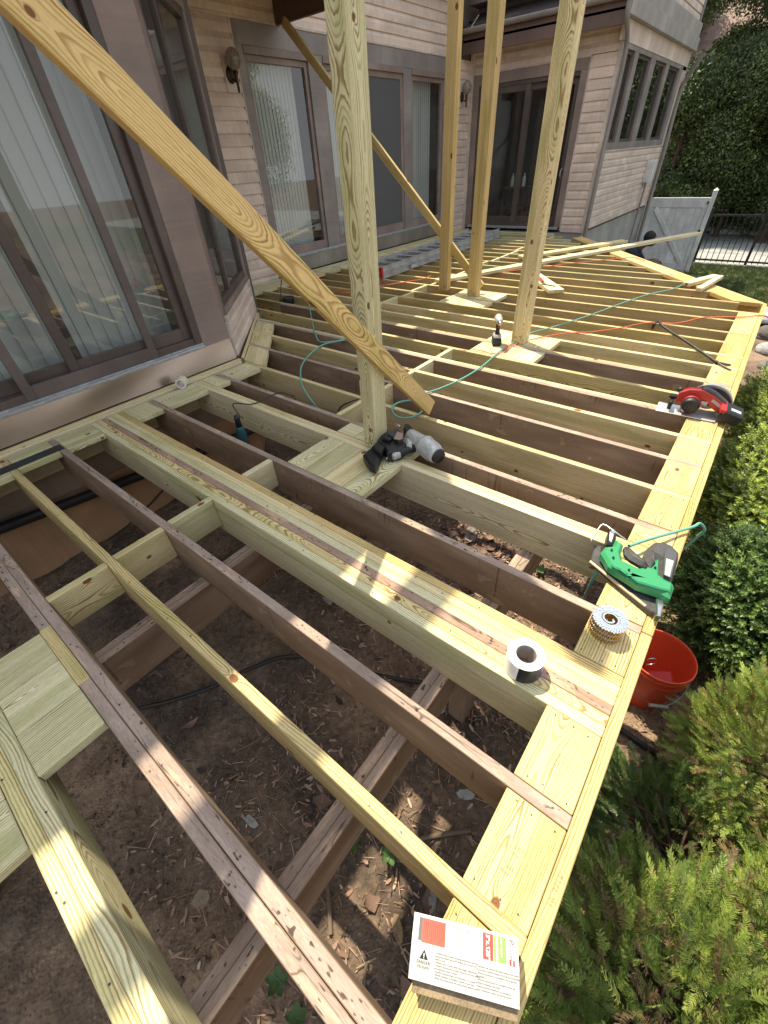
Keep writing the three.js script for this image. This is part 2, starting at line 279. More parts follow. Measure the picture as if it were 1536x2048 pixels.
function blinds(w, a0, a1, y0, y1, t, parent, sw = 0.085, m = blindM, turn = 0.14) {
  const n = Math.ceil((a1 - a0) / (sw * 0.86)); for (let k = 0; k < n; k++) {
    const c = a0 + (k + 0.5) * (a1 - a0) / n, g = new THREE.CylinderGeometry(sw * 3, sw * 3, y1 - y0, 4, 1, true, -0.165, 0.33).translate(0, 0, -sw * 2.97).rotateY(Math.PI / 2 + turn + rr(-0.05, 0.05)).translate(t, (y0 + y1) / 2 + rr(-0.004, 0.004), c).applyMatrix4(wm(w)); part('blind_slat', g, m, parent); }
}
blindM.side = blindDark.side = THREE.DoubleSide;
// solid body behind the claddings
const bodyM = std({ color: lin(0.12, 0.105, 0.095), roughness: 0.9 });
part('wall', prism([[-9, 3.2], [-4.15, 3.2], [-4.15, -1.80], [-3.56, -1.80], [-3.56, -2.10], [-4.72, -3.26], [-4.72, -3.36], [-5.87, -3.36], [-5.87, -4.58], [-6.25, -4.58], [-6.25, -9.35], [-5.87, -9.35], [-5.87, -10.33], [-5.88, -10.33], [-5.88, -12.72], [-9, -12.72]], -0.02, 3.4, 0, 'plain'), bodyM, house);
part('wing_wall', prism([[-3.13, -10.33], [-3.13, -15.4], [-5.9, -15.4], [-5.9, -12.6], [-3.62, -12.6], [-3.62, -10.33]], -0.02, 1.22, 0), bodyM, house);
part('wing_wall', prism([[-3.13, -10.33], [-3.13, -15.4], [-5.9, -15.4], [-5.9, -10.33]], 2.55, 3.3, 0), bodyM, house);
part('wing_wall', prism([[-5.9, -15.4], [-5.9, -12.76], [-5.82, -12.76], [-5.82, -15.32], [-3.16, -15.32], [-3.16, -15.4]], 1.22, 2.55, 0), bodyM, house);
part('wing_back', prism([[-5.9, -12.7], [-3.3, -12.7], [-3.3, -12.75], [-5.9, -12.75]], 1.2, 2.57, 0), bodyM, house);
// foundations below the deck
part('foundation', prism([[-9, 3.2], [-3.52, 3.2], [-3.52, -2.16], [-4.6, -3.24], [-4.6, -3.35], [-9, -3.35]], -1.4, -0.50, 0), foundation, house, 'rust brown foundation panel under the deck');
part('foundation', prism([[-9, 3.2], [-3.535, 3.2], [-3.535, -2.16], [-4.6, -3.24], [-4.6, -3.35], [-9, -3.35]], -0.50, -0.03, 0), foundationUp, house);
part('foundation', prism([[-9, -3.36], [-5.84, -3.36], [-5.84, -10.29], [-9, -10.29]], -1.4, -0.03, 0), foundationUp, house);
part('foundation', prism([[-9, -10.3], [-3.12, -10.3], [-3.12, -15.4], [-9, -15.4]], -2.0, -0.03, 0), concrete, house, 'grey concrete foundation of the wing');
// near patio door (wall x = -3.5)
{
  const w = WN;
  const door = part('sliding_door', merge([wg(w, -1.86, -1.80, 0.2, 2.6, -0.10, 0.0), wg(w, -1.80, 1.2, 0.2, 0.262, -0.12, -0.01), wg(w, -1.80, 1.2, 2.32, 2.42, -0.10, 0.0)]), trimDark, house, 'dark brown patio door frame with vertical blinds behind the glass');
  part('door_panel', ringG(w, -1.80, -0.86, 0.262, 2.32, -0.085, -0.045, 0.065, 0.09), trimDark, door);
  pane(w, -1.735, -0.925, 0.352, 2.26, -0.065, door);
  part('door_panel', ringG(w, -0.98, 0.05, 0.262, 2.32, -0.125, -0.088, 0.075, 0.09), trimDark, door);
  pane(w, -0.905, -0.025, 0.352, 2.26, -0.105, door);
  part('screen_frame', ringG(w, -1.466, -0.53, 0.215, 2.34, -0.035, -0.002, 0.058, 0.085), std({ map: grime, color: lin(0.15, 0.118, 0.11), roughness: 0.4 }), door);
  part('door_panel', ringG(w, 0.06, 1.15, 0.262, 2.32, -0.085, -0.045, 0.065, 0.09), trimDark, door);
  pane(w, 0.12, 1.09, 0.352, 2.26, -0.065, door);
  part('sill', merge([wg(w, -1.865, 1.2, 0.178, 0.2, -0.12, 0.028, 0.004), wg(w, -1.86, 1.2, 0.2, 0.214, -0.008, 0.012, 0.002)]), alu, door);
  blinds(w, -1.86, 1.15, 0.24, 2.4, -0.34, door, 0.11, blindDark, 0.12);
  part('trim_board', wg(w, -2.12, -1.862, 0.035, 3.0, -0.06, 0.0, 0.004), trimM, house);
  part('trim_board', wg(w, -1.86, 1.2, 2.42, 2.62, -0.1, 0.004, 0.004), trimM, house);
  part('wall_side', wg(w, 1.2, 3.2, 0, 3.4, -0.6, 0), siding[0], house);
  // bent metal apron below the door sill
  const g = new THREE.PlaneGeometry(1, 1, 60, 12), p = g.attributes.position;
  for (let i = 0; i < p.count; i++) { const a = -2.12 + (p.getX(i) + 0.5) * 4.4, s = p.getY(i) + 0.5; p.setXYZ(i, -3.47 - 0.024 * s + 0.004 * Math.sin(a * 5 + s * 3) * Math.sin(a * 2.3 + 1) , 0.008 + s * 0.17, a); g.attributes.uv.setXY(i, a, s * 0.18); }
  g.computeVertexNormals(); part('flashing', g, (() => { const m = flash.clone(); m.side = THREE.DoubleSide; return m; })(), house, 'dented shiny brown metal flashing below the patio door');
}
// slanted side of the bay (runs away at 45 degrees)
{
  const w = WA, L = -1.56;
  const win = part('window', merge([ringG(w, L + 0.08, -0.10, 0.40, 2.35, -0.06, 0.0, 0.055), wg(w, -0.62, -0.56, 0.455, 2.295, -0.06, -0.005)]), trimDark, house, 'tall narrow window in the slanted bay side');
  pane(w, L + 0.135, -0.62, 0.455, 2.295, -0.03, win); pane(w, -0.56, -0.155, 0.455, 2.295, -0.03, win);
  part('window_sill', wg(w, L + 0.03, -0.06, 0.345, 0.40, -0.05, 0.022), trimM, win);
  blinds(w, L + 0.1, -0.12, 0.44, 2.32, -0.09, win, 0.085, blindDark, 0.14);
  part('trim_board', wg(w, L, -0.005, 2.35, 3.2, -0.05, 0.012), trimM, house); part('trim_board', wg(w, -0.10, 0.0, 0.3, 2.35, -0.06, 0.004), trimM, house); part('trim_board', wg(w, L, L + 0.08, 0.3, 2.35, -0.06, 0.008), trimM, house);
  part('corner_post', wg(w, L - 0.02, L + 0.025, -0.02, 0.345, -0.03, 0.024), cornerM, house); part('sill_cap', wg(w, L, -0.02, 0.302, 0.345, -0.03, 0.03), cornerM, house); part('corner_post', wg(w, -0.045, 0.0, 0.01, 0.302, -0.03, 0.026), cornerM, house);
  lap(w, L + 0.03, -0.05, -0.01, 0.30, 0.10, siding);
}
// long wall with the row of glass doors (x = -5.85)
{
  const w = WF, fz = -4.66, lz = -9.42;
  lap(w, fz, -3.3, -0.06, 2.64, 0.123, siding);
  lap(w, lz, -3.3, 2.66, 3.4, 0.123, siding); lap(w, -10.3, lz, -0.04, 2.64, 0.123, siding);
  part('trim_channel', wg(w, fz - 0.0, fz + 0.022, 0.2, 2.64, 0, 0.026), cornerM, house); part('trim_channel', wg(w, lz, -3.3, 2.64, 2.665, 0, 0.03), cornerM, house);
  part('trim_board', merge([wg(w, lz, fz, 2.44, 2.64, -0.05, 0.02), wg(w, fz - 0.11, fz, 0.22, 2.44, -0.05, 0.02), wg(w, lz, lz + 0.12, 0.22, 2.44, -0.05, 0.02), wg(w, -6.12, -5.84, 0.22, 2.44, -0.05, 0.016), wg(w, -8.26, -8.02, 0.22, 2.44, -0.05, 0.016)]), trimGrey, house);
  const door = part('sliding_door', merge([wg(w, -5.84, fz - 0.11, 2.37, 2.44, -0.08, 0.03), wg(w, -8.02, -6.12, 2.37, 2.44, -0.08, 0.03), wg(w, lz + 0.12, -8.26, 2.37, 2.44, -0.08, 0.03)]), trimM, house, 'row of brown framed glass doors with vertical blinds');
  for (const [a0, a1, t] of [[-5.84, -4.77, 0], [-7.0, -6.12, 0], [-9.30, -8.26, 0]]) { part('door_panel', ringG(w, a0, a1, 0.24, 2.37, -0.07, -0.01, 0.06, 0.11), trimM, door); pane(w, a0 + 0.06, a1 - 0.06, 0.35, 2.31, -0.04, door); }
  part('door_panel', ringG(w, -8.02, -7.0, 0.24, 2.37, -0.07, 0.0, 0.07, 0.12), trimM, door); pane(w, -7.95, -7.07, 0.36, 2.30, -0.045, door);
  const sc = pane(w, -7.95, -7.07, 0.36, 2.30, -0.012, door, screenM); sc.name = 'insect_screen';
  blinds(w, -5.68, -4.80, 0.3, 2.36, -0.16, door, 0.075); blinds(w, -7.0, -6.12, 0.3, 2.36, -0.16, door, 0.075); blinds(w, -7.86, -7.05, 0.3, 2.36, -0.17, door, 0.075); blinds(w, -9.1, -8.28, 0.3, 2.36, -0.16, door, 0.075);
  part('sill', wg(w, lz + 0.1, fz - 0.1, 0.205, 0.24, -0.1, 0.05), alu, door);
  part('flashing', wg(w, lz, fz, 0.0, 0.205, -0.02, 0.018), std({ map: grime, color: lin(0.46, 0.42, 0.37), metalness: 0.55, roughness: 0.42, bumpMap: mottle, bumpScale: 0.008 }), house);
}
// wing: door wall (z = -10.3) and window wall (x = -3.1)
{
  const w = WD;                                               // a = -x
  lap(w, 3.14, 3.55, -0.02, 2.45, 0.138, siding); lap(w, 5.79, 5.85, -0.02, 2.45, 0.138, siding); lap(w, 3.14, 5.85, 2.47, 2.85, 0.138, siding);
  part('corner_post', wg(w, 3.085, 3.145, -0.03, 2.85, -0.05, 0.03), cornerM, house); part('corner_post', wg(w, 5.78, 5.85, -0.03, 2.85, -0.02, 0.06), cornerM, house);
  part('trim_channel', wg(w, 3.55, 3.575, 0, 2.47, 0, 0.028), cornerM, house); part('trim_channel', wg(w, 3.55, 5.79, 2.45, 2.475, 0, 0.028), cornerM, house);
  part('trim_board', merge([wg(w, 3.575, 5.77, 2.30, 2.45, -0.05, 0.02), wg(w, 3.575, 3.70, 0.06, 2.30, -0.05, 0.02), wg(w, 5.66, 5.77, 0.06, 2.30, -0.05, 0.02)]), trimM, house);
  const door = part('sliding_door', merge([wg(w, 3.70, 5.66, 2.24, 2.30, -0.1, 0.0), wg(w, 3.70, 5.66, 0.06, 0.10, -0.1, 0.0)]), trimDark, house, 'dark glass patio door in the wing wall');
  part('door_panel', ringG(w, 4.60, 5.66, 0.10, 2.24, -0.05, -0.01, 0.09, 0.13), trimDark, door); pane(w, 4.69, 5.57, 0.23, 2.15, -0.03, door);
  part('door_panel', ringG(w, 3.70, 4.68, 0.10, 2.24, -0.095, -0.055, 0.09, 0.13), trimDark, door); pane(w, 3.79, 4.59, 0.23, 2.15, -0.075, door);
  part('door_handle', tube([V(-3.755, 1.0, -10.36), V(-3.765, 0.97, -10.31), V(-3.765, 0.88, -10.31), V(-3.755, 0.85, -10.36)], 0.009), std({ color: lin(0.5, 0.4, 0.35), roughness: 0.4 }), door);
  part('sill', wg(w, 3.62, 5.72, 0.02, 0.06, -0.1, 0.05), alu, door);
  part('interior_floor', new THREE.BoxGeometry(2.2, 0.03, 2.2).translate(-4.7, 0.03, -11.5), std({ color: lin(0.10, 0.07, 0.05), roughness: 0.5 }), house);
  // cladding of the windowed side
  const s = WS;
  lap(s, -15.35, -10.37, 0.10, 1.20, 0.108, sidingGrey); part('trim_channel', wg(s, -15.35, -10.37, 1.20, 1.225, 0, 0.03), cornerM, house);
  part('trim_board', wg(s, -15.35, -10.37, 0.02, 0.10, -0.02, 0.03), sidingGrey[1], house);
  const win = part('window', merge([wg(s, -15.0, -10.37, 1.225, 1.33, -0.08, 0.03), wg(s, -15.35, -10.37, 2.50, 2.56, -0.08, 0.02), ...[[-10.42, -10.37], [-11.26, -11.02], [-12.5, -12.16], [-13.68, -13.42], [-15.0, -14.72]].map(q => wg(s, q[0], q[1], 1.33, 2.50, -0.08, 0.02))]), trimGrey, house, 'row of four tall windows in the wing');
  for (const [a0, a1] of [[-11.02, -10.42], [-12.16, -11.26], [-13.42, -12.5], [-14.72, -13.68]]) { part('sash', ringG(s, a0, a1, 1.33, 2.50, -0.07, -0.02, 0.045), trimDark, win); pane(s, a0 + 0.045, a1 - 0.045, 1.375, 2.455, -0.045, win); }
  part('corner_post', wg(s, -15.4, -15.0, 1.2, 2.9, -0.03, 0.02), cornerM, house);
  part('frieze_board', wg(s, -15.3, -10.1, 2.56, 2.80, -0.02, 0.03), sidingGrey[0], house);
  part('fascia', wg(s, -15.35, -9.92, 2.80, 3.0, 0.02, 0.12), fasciaM, house); part('fascia', wg(s, -15.35, -9.92, 3.003, 3.22, 0.0, 0.09), fasciaM, house);
  lap(s, -15.2, -9.95, 3.23, 4.2, 0.12, sidingGrey); part('corner_post', wg(s, -15.35, -15.2, 3.1, 4.2, 0, 0.04), trimGrey, house);
  part('gable_wall', prism([[-3.12, -9.96], [-3.12, -15.2], [-5.8, -15.2], [-5.8, -9.96]].map(q => q), 3.3, 4.2, 0), bodyM, house);
  // eave over the door: soffit, fascia, gutter, shingle courses
  part('soffit', prism([[-5.84, -9.9], [-3.02, -9.9], [-3.02, -10.3], [-5.84, -10.3]], 2.85, 2.88, 0), brownPaint, house);
  part('fascia', wg(WD, 3.02, 5.84, 2.70, 2.96, 0.37, 0.40), brownPaint, house);
  const gut = []; for (let k = 0; k <= 8; k++) { const q = Math.PI * (1 + k / 8); gut.push([Math.cos(q) * 0.055, Math.sin(q) * 0.055]); }
  const gs = new THREE.Shape([...gut, [0.05, 0.012], ...gut.slice(1, -1).reverse().map(q => [q[0] * 0.9, q[1] * 0.9 + 0.004]), [-0.05, 0.012]].map(q => new THREE.Vector2(...q)));
  part('gutter', new THREE.ExtrudeGeometry(gs, { depth: 2.9, bevelEnabled: false }).rotateY(-Math.PI / 2).translate(-2.95, 3.0, -9.84), trimGrey, house);
  const shM = [lin(0.10, 0.072, 0.062), lin(0.13, 0.09, 0.075), lin(0.085, 0.065, 0.06)].map(c => std({ map: grain, color: c, roughness: 0.9 }));
  for (let r = 0; r < 5; r++) for (let k = 0; k < 9; k++) { const o = part('shingle', cbox(0.318, 0.012, 0.24, 0.002), shM[Math.floor(rnd() * 3)], house); o.position.set(-5.72 + k * 0.322 + (r % 2) * 0.12, 3.03 + r * 0.075, -9.9 - r * 0.16); o.rotation.x = 0.42; }
  // downspouts
  part('downspout', tube([V(-3.0, 2.95, -9.82), V(-3.0, 2.8, -9.84), V(-3.02, 2.55, -10.18), V(-3.025, 2.4, -10.25), V(-3.03, 1.2, -10.25), V(-3.03, -0.9, -10.25)], 0.038, 40), trimGrey, house);
  part('downspout', tube([V(-2.78, 2.75, -15.1), V(-2.9, 2.5, -15.15), V(-3.02, 2.3, -15.2), V(-3.02, 1.0, -15.2), V(-3.02, -1.45, -15.2)], 0.045, 40), trimGrey, house);
  part('roof', prism([[-9.2, 3.3], [-3.3, 3.3], [-3.3, -2.05], [-5.65, -4.4], [-5.65, -9.9], [-9.2, -9.9]], 3.4, 3.48, 0), brownPaint, house);
  part('wing_roof', new THREE.BoxGeometry(2.9, 0.1, 5.6).translate(-4.4, 4.24, -12.6), brownPaint, house);
}
// interior of the wing seen through the dark door
{
  const t = thing('plant_stand', 'low dark side table behind the wing patio door glass', 'table', [-5.05, 0.045, -11.3]);
  part('top', cbox(0.6, 0.03, 0.4), brownPaint, t).position.y = 0.62; part('shelf', cbox(0.56, 0.02, 0.36), brownPaint, t).position.y = 0.25;
  for (const x of [-0.26, 0.26]) for (const z of [-0.16, 0.16]) part('leg', cbox(0.035, 0.605, 0.035), brownPaint, t).position.set(x, 0.3025, z);
  [[-0.12, lin(0.55, 0.6, 0.45), 'pale green bottle on the side table behind the wing door'], [0.02, lin(0.6, 0.3, 0.25), 'reddish bottle on the side table behind the wing door'], [0.15, lin(0.6, 0.62, 0.6), 'white bottle on the side table behind the wing door']].forEach(q => {
    const b = solo('bottle', lathe([[0, 0], [0.036, 0], [0.038, 0.01], [0.038, 0.14], [0.03, 0.17], [0.014, 0.195], [0.014, 0.235], [0, 0.235]], 16), std({ color: q[1], roughness: 0.3 }), q[2], 'bottle', 'bottles on the side table'); b.position.set(-5.05 + q[0], 0.68, -11.25); });
}
// carriage lamps
function lamp(w, a, y, label) {
  const p = w.o.clone().addScaledVector(w.d, a).addScaledVector(w.n, 0.02); const t = thing('wall_lamp', label, 'lamp', [p.x, y, p.z], Math.atan2(-w.n.z, w.n.x), 'wall lamps');
  part('mount', cbox(0.02, 0.30, 0.16, 0.008), cornerM, t).position.x = 0.008;
  const bronze = std({ color: lin(0.06, 0.035, 0.025), roughness: 0.4, metalness: 0.6 });
  part('backplate', new THREE.SphereGeometry(0.06, 20, 14).scale(0.45, 1.25, 1), bronze, t).position.x = 0.025;
  part('arm', tube([[0.03, -0.02, 0], [0.09, -0.06, 0], [0.125, -0.02, 0], [0.125, 0.03, 0]], 0.011), bronze, t); part('finial', lathe([[0, -0.16], [0.014, -0.155], [0.016, -0.06], [0.02, -0.02], [0.035, 0.02], [0, 0.025]], 14).translate(0.125, 0, 0), bronze, t);
  part('globe', new THREE.SphereGeometry(0.085, 24, 18).scale(1, 1.15, 1).translate(0.125, 0.12, 0), phy({ color: lin(0.62, 0.58, 0.52), transmission: 0.85, thickness: 0, roughness: 0.12 }), t); part('bulb', new THREE.SphereGeometry(0.03, 12, 10).scale(1, 1.4, 1).translate(0.125, 0.10, 0), whiteP, t);
}
lamp(WF, -4.50, 2.17, 'bronze wall lamp with smoky globe beside the row of glass doors'); lamp(WF, -9.9, 2.15, 'bronze globe wall lamp in the corner between wing door and glass doors');
// meter box
{ const t = thing('meter_box', 'white utility box on the wing wall with conduit below', 'utility box', [-3.04, 0.55, -14.2]);
  part('cabinet', cbox(0.14, 0.42, 0.34, 0.01), vinyl, t).position.set(0.03, 0.21, 0); part('lid', cbox(0.02, 0.40, 0.32, 0.006), vinyl, t).position.set(0.112, 0.21, 0); part('conduit', new THREE.CylinderGeometry(0.022, 0.022, 2.0, 12).translate(0.02, -1.0, 0), trimGrey, t); }

// balcony above: brown framed, its corner hangs into view; its slab and rail shade the near deck
{
  const t = thing('balcony', 'brown painted upper balcony jutting from the long wall', 'balcony');
  const out = [[-5.83, -5.40], [-4.32, -5.40], [-4.32, -3.95], [-2.45, -2.05], [-2.45, 3.2], [-3.56, 3.2], [-3.56, -2.16], [-5.83, -4.43]];
  part('floor', prism(out, 2.90, 3.08, 0), brownPaint, t);
  part('end_joist', new THREE.BoxGeometry(1.5, 0.26, 0.05).translate(-5.075, 2.77, -5.37), brownPaint, t);
  part('rim', new THREE.BoxGeometry(0.05, 0.26, 1.45).translate(-4.35, 2.77, -4.63), brownPaint, t);
  part('rim', new THREE.BoxGeometry(0.05, 0.26, 5.2).translate(-2.48, 2.77, 0.58), brownPaint, t);
  part('top_rail', prism([[-4.52, -5.4], [-4.33, -5.4], [-4.33, -3.98], [-2.46, -2.08], [-2.46, 3.2], [-2.65, 3.2], [-2.65, -2.0], [-4.52, -3.9]], 3.93, 3.97, 0), brownPaint, t);
  for (const [x, z] of [[-4.42, -5.3], [-3.5, -3.02], [-2.55, 3.1]]) part('rail_post', cbox(0.06, 0.86, 0.06), brownPaint, t).position.set(x, 3.50, z);
}

// ---------------------------------------------------------------- deck frame (top of joists y = 0)
const deck = thing('deck_frame', 'open deck frame of new pine joists sistered between old brown joists', 'deck frame');
const D = 0.235, T = 0.038;
const chamIn = z => -0.027 - (-5.85 - z) * 0.877, chamOut = z => 0.178 - (-5.98 - z) * 0.845;
function xLeft(z) { if (z > -2.13) return -3.335; if (z > -3.17) return -3.50 - (-2.17 - z) * 1.04 + 0.05; return -5.60; }
function xRight(z) { return z > -5.86 ? 0.142 : chamIn(z) + 0.06; }
// [z, kind]  kind n = new, o = old, a = amber new
const J = [[0.397, 'n'], [0.358, 'n'], [0.122, 'o'], [0.083, 'o'], [-0.205, 'y'], [-0.488, 'o'],
  [-0.770, 'n'], [-0.8085, 'y'], [-0.847, 'r'], [-0.8855, 'n'], [-0.924, 'n'], [-0.9625, 'a'],
  [-1.203, 'o'], [-1.592, 'n'], [-1.6305, 'n'], [-1.803, 'o'], [-2.118, 'n'], [-2.445, 'o'], [-2.735, 'n'], [-3.022, 'o'], [-3.0605, 'n'], [-3.338, 'n'],
  [-3.632, 'o'], [-3.6705, 'n'], [-3.985, 'n'], [-4.262, 'n'], [-4.588, 'n'], [-4.872, 'n'], [-5.248, 'n'], [-5.597, 'n'], [-5.945, 'n'], [-6.31, 'n'], [-6.68, 'n'], [-7.0, 'n'], [-7.31, 'n'], [-7.66, 'n'], [-8.0, 'n'], [-8.32, 'n'], [-8.64, 'n'], [-8.96, 'n'], [-9.28, 'n'], [-9.6, 'n'], [-9.92, 'n']];
J.forEach(([z, k], i) => {
  let x0 = xLeft(z), x1 = xRight(z); if (k === 'o' && z < -3) x0 = Math.max(x0, -4.6);
  const grp = z < -0.76 && z > -0.98, m = k === 'o' ? old : k === 'r' ? oldRed : k === 'y' ? pineRim[2] : k === 'a' ? pineTan : z < -1.9 ? (rnd() < 0.7 ? pickBrown() : pickPine()) : pickPine();
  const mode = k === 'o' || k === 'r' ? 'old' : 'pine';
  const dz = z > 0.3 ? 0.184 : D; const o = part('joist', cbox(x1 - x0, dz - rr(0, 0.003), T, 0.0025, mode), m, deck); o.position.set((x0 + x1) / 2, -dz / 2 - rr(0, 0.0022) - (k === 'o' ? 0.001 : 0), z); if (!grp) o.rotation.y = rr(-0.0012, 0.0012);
});
const gaps = []; for (let i = 0; i < J.length - 1; i++) { const a = J[i][0] - T / 2, b = J[i + 1][0] + T / 2; if (a - b > 0.05) gaps.push([a, b]); }
// flat blocks flush between the joists along the rim (near run out of frame included)
const flat = (x0, x1, za, zb, m, name = 'flat_block') => { const o = part(name, cbox(x1 - x0, T, za - zb - 0.004, 0.0025, 'pine'), m, deck); o.position.set((x0 + x1) / 2, -T / 2 - rr(0.0004, 0.0025), (za + zb) / 2); return o; };
for (const [a, b] of [[0.9, 0.416], ...gaps]) { if (b < -5.87) continue; flat(-0.022, 0.141, a, Math.max(b, -5.84), pineRim[Math.floor(rnd() * 3)]); }
// rim board, in two lengths, then the cut-off corner
for (const [a, b] of [[0.9, -1.195], [-1.199, -5.98]]) { const o = part('rim_board', cbox(0.035, D, a - b, 0.0025, 'pine'), pineRim[a > 0 ? 0 : 1], deck); o.position.set(0.1605, -D / 2, (a + b) / 2); }
{
  const A = V(0.178, 0, -5.984), B = V(-2.95, 0, -9.75), d = B.clone().sub(A).normalize(), n = V(-d.z, 0, d.x).multiplyScalar(-1); if (n.x > 0) n.negate();
  const at2 = (s, q) => [A.x + d.x * s + n.x * q, A.z + d.z * s + n.z * q], Ln = B.distanceTo(A), ang = Math.atan2(d.z, d.x);
  part('rim_board', prism([at2(0, 0), at2(Ln, 0), at2(Ln, 0.036), at2(0.03, 0.036)], -D, 0, 0.002, 'pine', ang), pineRim[0], deck);
  let s = 0.04; [1.45, 1.3, 1.25, 0.75].forEach((l, i) => { const e = Math.min(s + l, Ln); part('flat_block', prism([at2(s, 0.039), at2(e - 0.004, 0.039), at2(e - 0.004, 0.215), at2(s + (i ? 0 : 0.16), 0.215)], -T, -0.001, 0.002, 'pine', ang), pineRim[(i + 1) % 3], deck); s = e; });
}
// ledgers along the house and the flat blocks in front of them
{
  const strip = (x0, x1, z0, z1, y1, m) => part('ledger', cbox(x1 - x0, D, z1 - z0, 0.0025, 'pine'), m, deck).position.set((x0 + x1) / 2, y1 - D / 2, (z0 + z1) / 2);
  strip(-3.455, -3.417, -2.13, 1.6, 0.004, pine[4]); strip(-3.405, -3.367, -2.10, 1.6, -0.001, pine[0]);
  strip(-5.66, -5.622, -10.2, -3.25, -0.001, pine[3]); strip(-5.81, -5.775, -10.2, -3.4, -0.012, pine[1]);
  const G = [[1.5, 0.416], ...gaps];
  for (const [a, b] of G) { if (b < -2.14 || a > 1.6) continue; if (a > -0.2) { flat(-3.335, -3.245, a, b, pine[4]); flat(-3.235, -3.075, a, b, pine[3]); } else flat(-3.325, -3.105, a, b, pine[a < -1.2 ? 1 : 3]); }
  const tape = new THREE.PlaneGeometry(0.085, 1.9).rotateX(-Math.PI / 2).translate(-3.165, 0.0035, 0.47); part('flashing_tape', new THREE.BoxGeometry(0.085, 0.002, 1.98).translate(-3.165, 0.003, 0.49), std({ color: lin(0.035, 0.037, 0.042), roughness: 0.55, map: grain }), deck, 'black flashing tape over the blocks by the house');
  for (const [a, b] of gaps) if (a < -3.1 && b > -10.1) flat(-5.60, -5.37, a, b, pine[Math.floor(rnd() * 2) + 1]);
  // slanted ledger and blocks beside the bay
  const P = [-3.47, -2.165], Q = [-4.56, -3.21], d = V(Q[0] - P[0], 0, Q[1] - P[1]).normalize(), ang = Math.atan2(d.z, d.x), off = (x, z, k) => [x + k, z];
  part('ledger', prism([P, Q, [Q[0] + 0.045, Q[1] + 0.0], [P[0] + 0.045, P[1]]], -D, -0.001, 0.002, 'pine', ang), pine[2], deck);
  const X = z => -3.42 - (-2.165 - z) * 1.043;
  for (const [a, b] of [[-2.139, -2.424], [-2.466, -2.714], [-2.756, -3.001]]) part('flat_block', prism([[X(a) + 0.01, a], [X(a) + 0.30, a], [X(b) + 0.30, b], [X(b) + 0.01, b]], -T, -0.001, 0.002, 'pine', ang), pine[2], deck);
}
// blocking on edge between the joists
const edge = (x, za, zb, h = 0.184) => { const o = part('blocking', cbox(T, h, za - zb - 0.003, 0.0025, 'pine'), pickPine(), deck); o.position.set(x, -h / 2 - rr(0, 0.003), (za + zb) / 2); };
for (const [a, b] of gaps) {
  if (a < 0.1 && b > -1.25) edge(-1.835 + a * 0.045, a, b); else if (b > -3.4 && b < -1.75 && a < -1.8) edge(-1.925, a, b);
  if (a < -3.68 && b > -9.7) edge(-3.47 + (Math.floor(-a * 3) % 2) * 0.045, a, b, 0.2);
}
// flat platforms of boards where posts stand (boards run across, between joists)
const rows = (x0, x1, n, za, zb, m) => { for (let k = 0; k < n; k++) { const w = (x1 - x0) / n; flat(x0 + k * w + 0.0015, x0 + (k + 1) * w - 0.0015, za, zb, m[k % m.length], 'platform_board'); } };
rows(-1.775, -1.195, 4, -1.222, -1.573, [pine[1], pine[3], pine[4]]); rows(-1.775, -1.195, 4, -1.65, -1.784, [pine[1], pine[3]]);
rows(-1.77, -1.18, 4, -3.357, -3.613, [pine[4], pine[0]]); rows(-1.77, -1.18, 4, -3.69, -3.966, [pine[0], pine[4]]);
rows(-2.88, -2.30, 4, -4.607, -4.853, [pine[0], pine[4]]); rows(-2.88, -2.30, 4, -4.891, -5.229, [pine[4], pine[0]]);
rows(-1.675, -1.115, 3, 0.339, 0.141, [pine[3], pine[1], pine[3]]); rows(-1.50, -0.95, 3, 0.66, 0.416, [pine[3], pine[1]]);
part('scab', cbox(0.36, 0.05, 0.039, 0.002, 'pine'), pineRim[2], deck).position.set(-1.50, -0.0235, 0.1225); // new piece let into the old double joist
// beams below and their posts
for (const [x, z1, z0] of [[-0.4265, 1.2, -6.2], [-0.3885, 1.2, -6.2], [-1.632, 1.2, -8.2], [-1.594, 1.2, -8.2], [-3.4, -2.9, -9.0], [-3.362, -2.9, -9.0]])
  part('beam', cbox(0.0375, 0.235, z1 - z0, 0.003, 'old'), old, deck).position.set(x, -D - 0.1185, (z0 + z1) / 2);
for (const [x, z] of [[-0.407, -1.02], [-0.407, -3.6], [-0.407, -5.9], [-1.613, -1.45], [-1.613, -4.3], [-1.613, -7.2], [-3.381, -3.4], [-3.381, -6.4], [-1.613, 0.95], [-0.407, 1.0]])
  part('support_post', cbox(0.09, 0.62, 0.14, 0.004, 'old'), old, deck).position.set(x, -0.47 - 0.31, z);
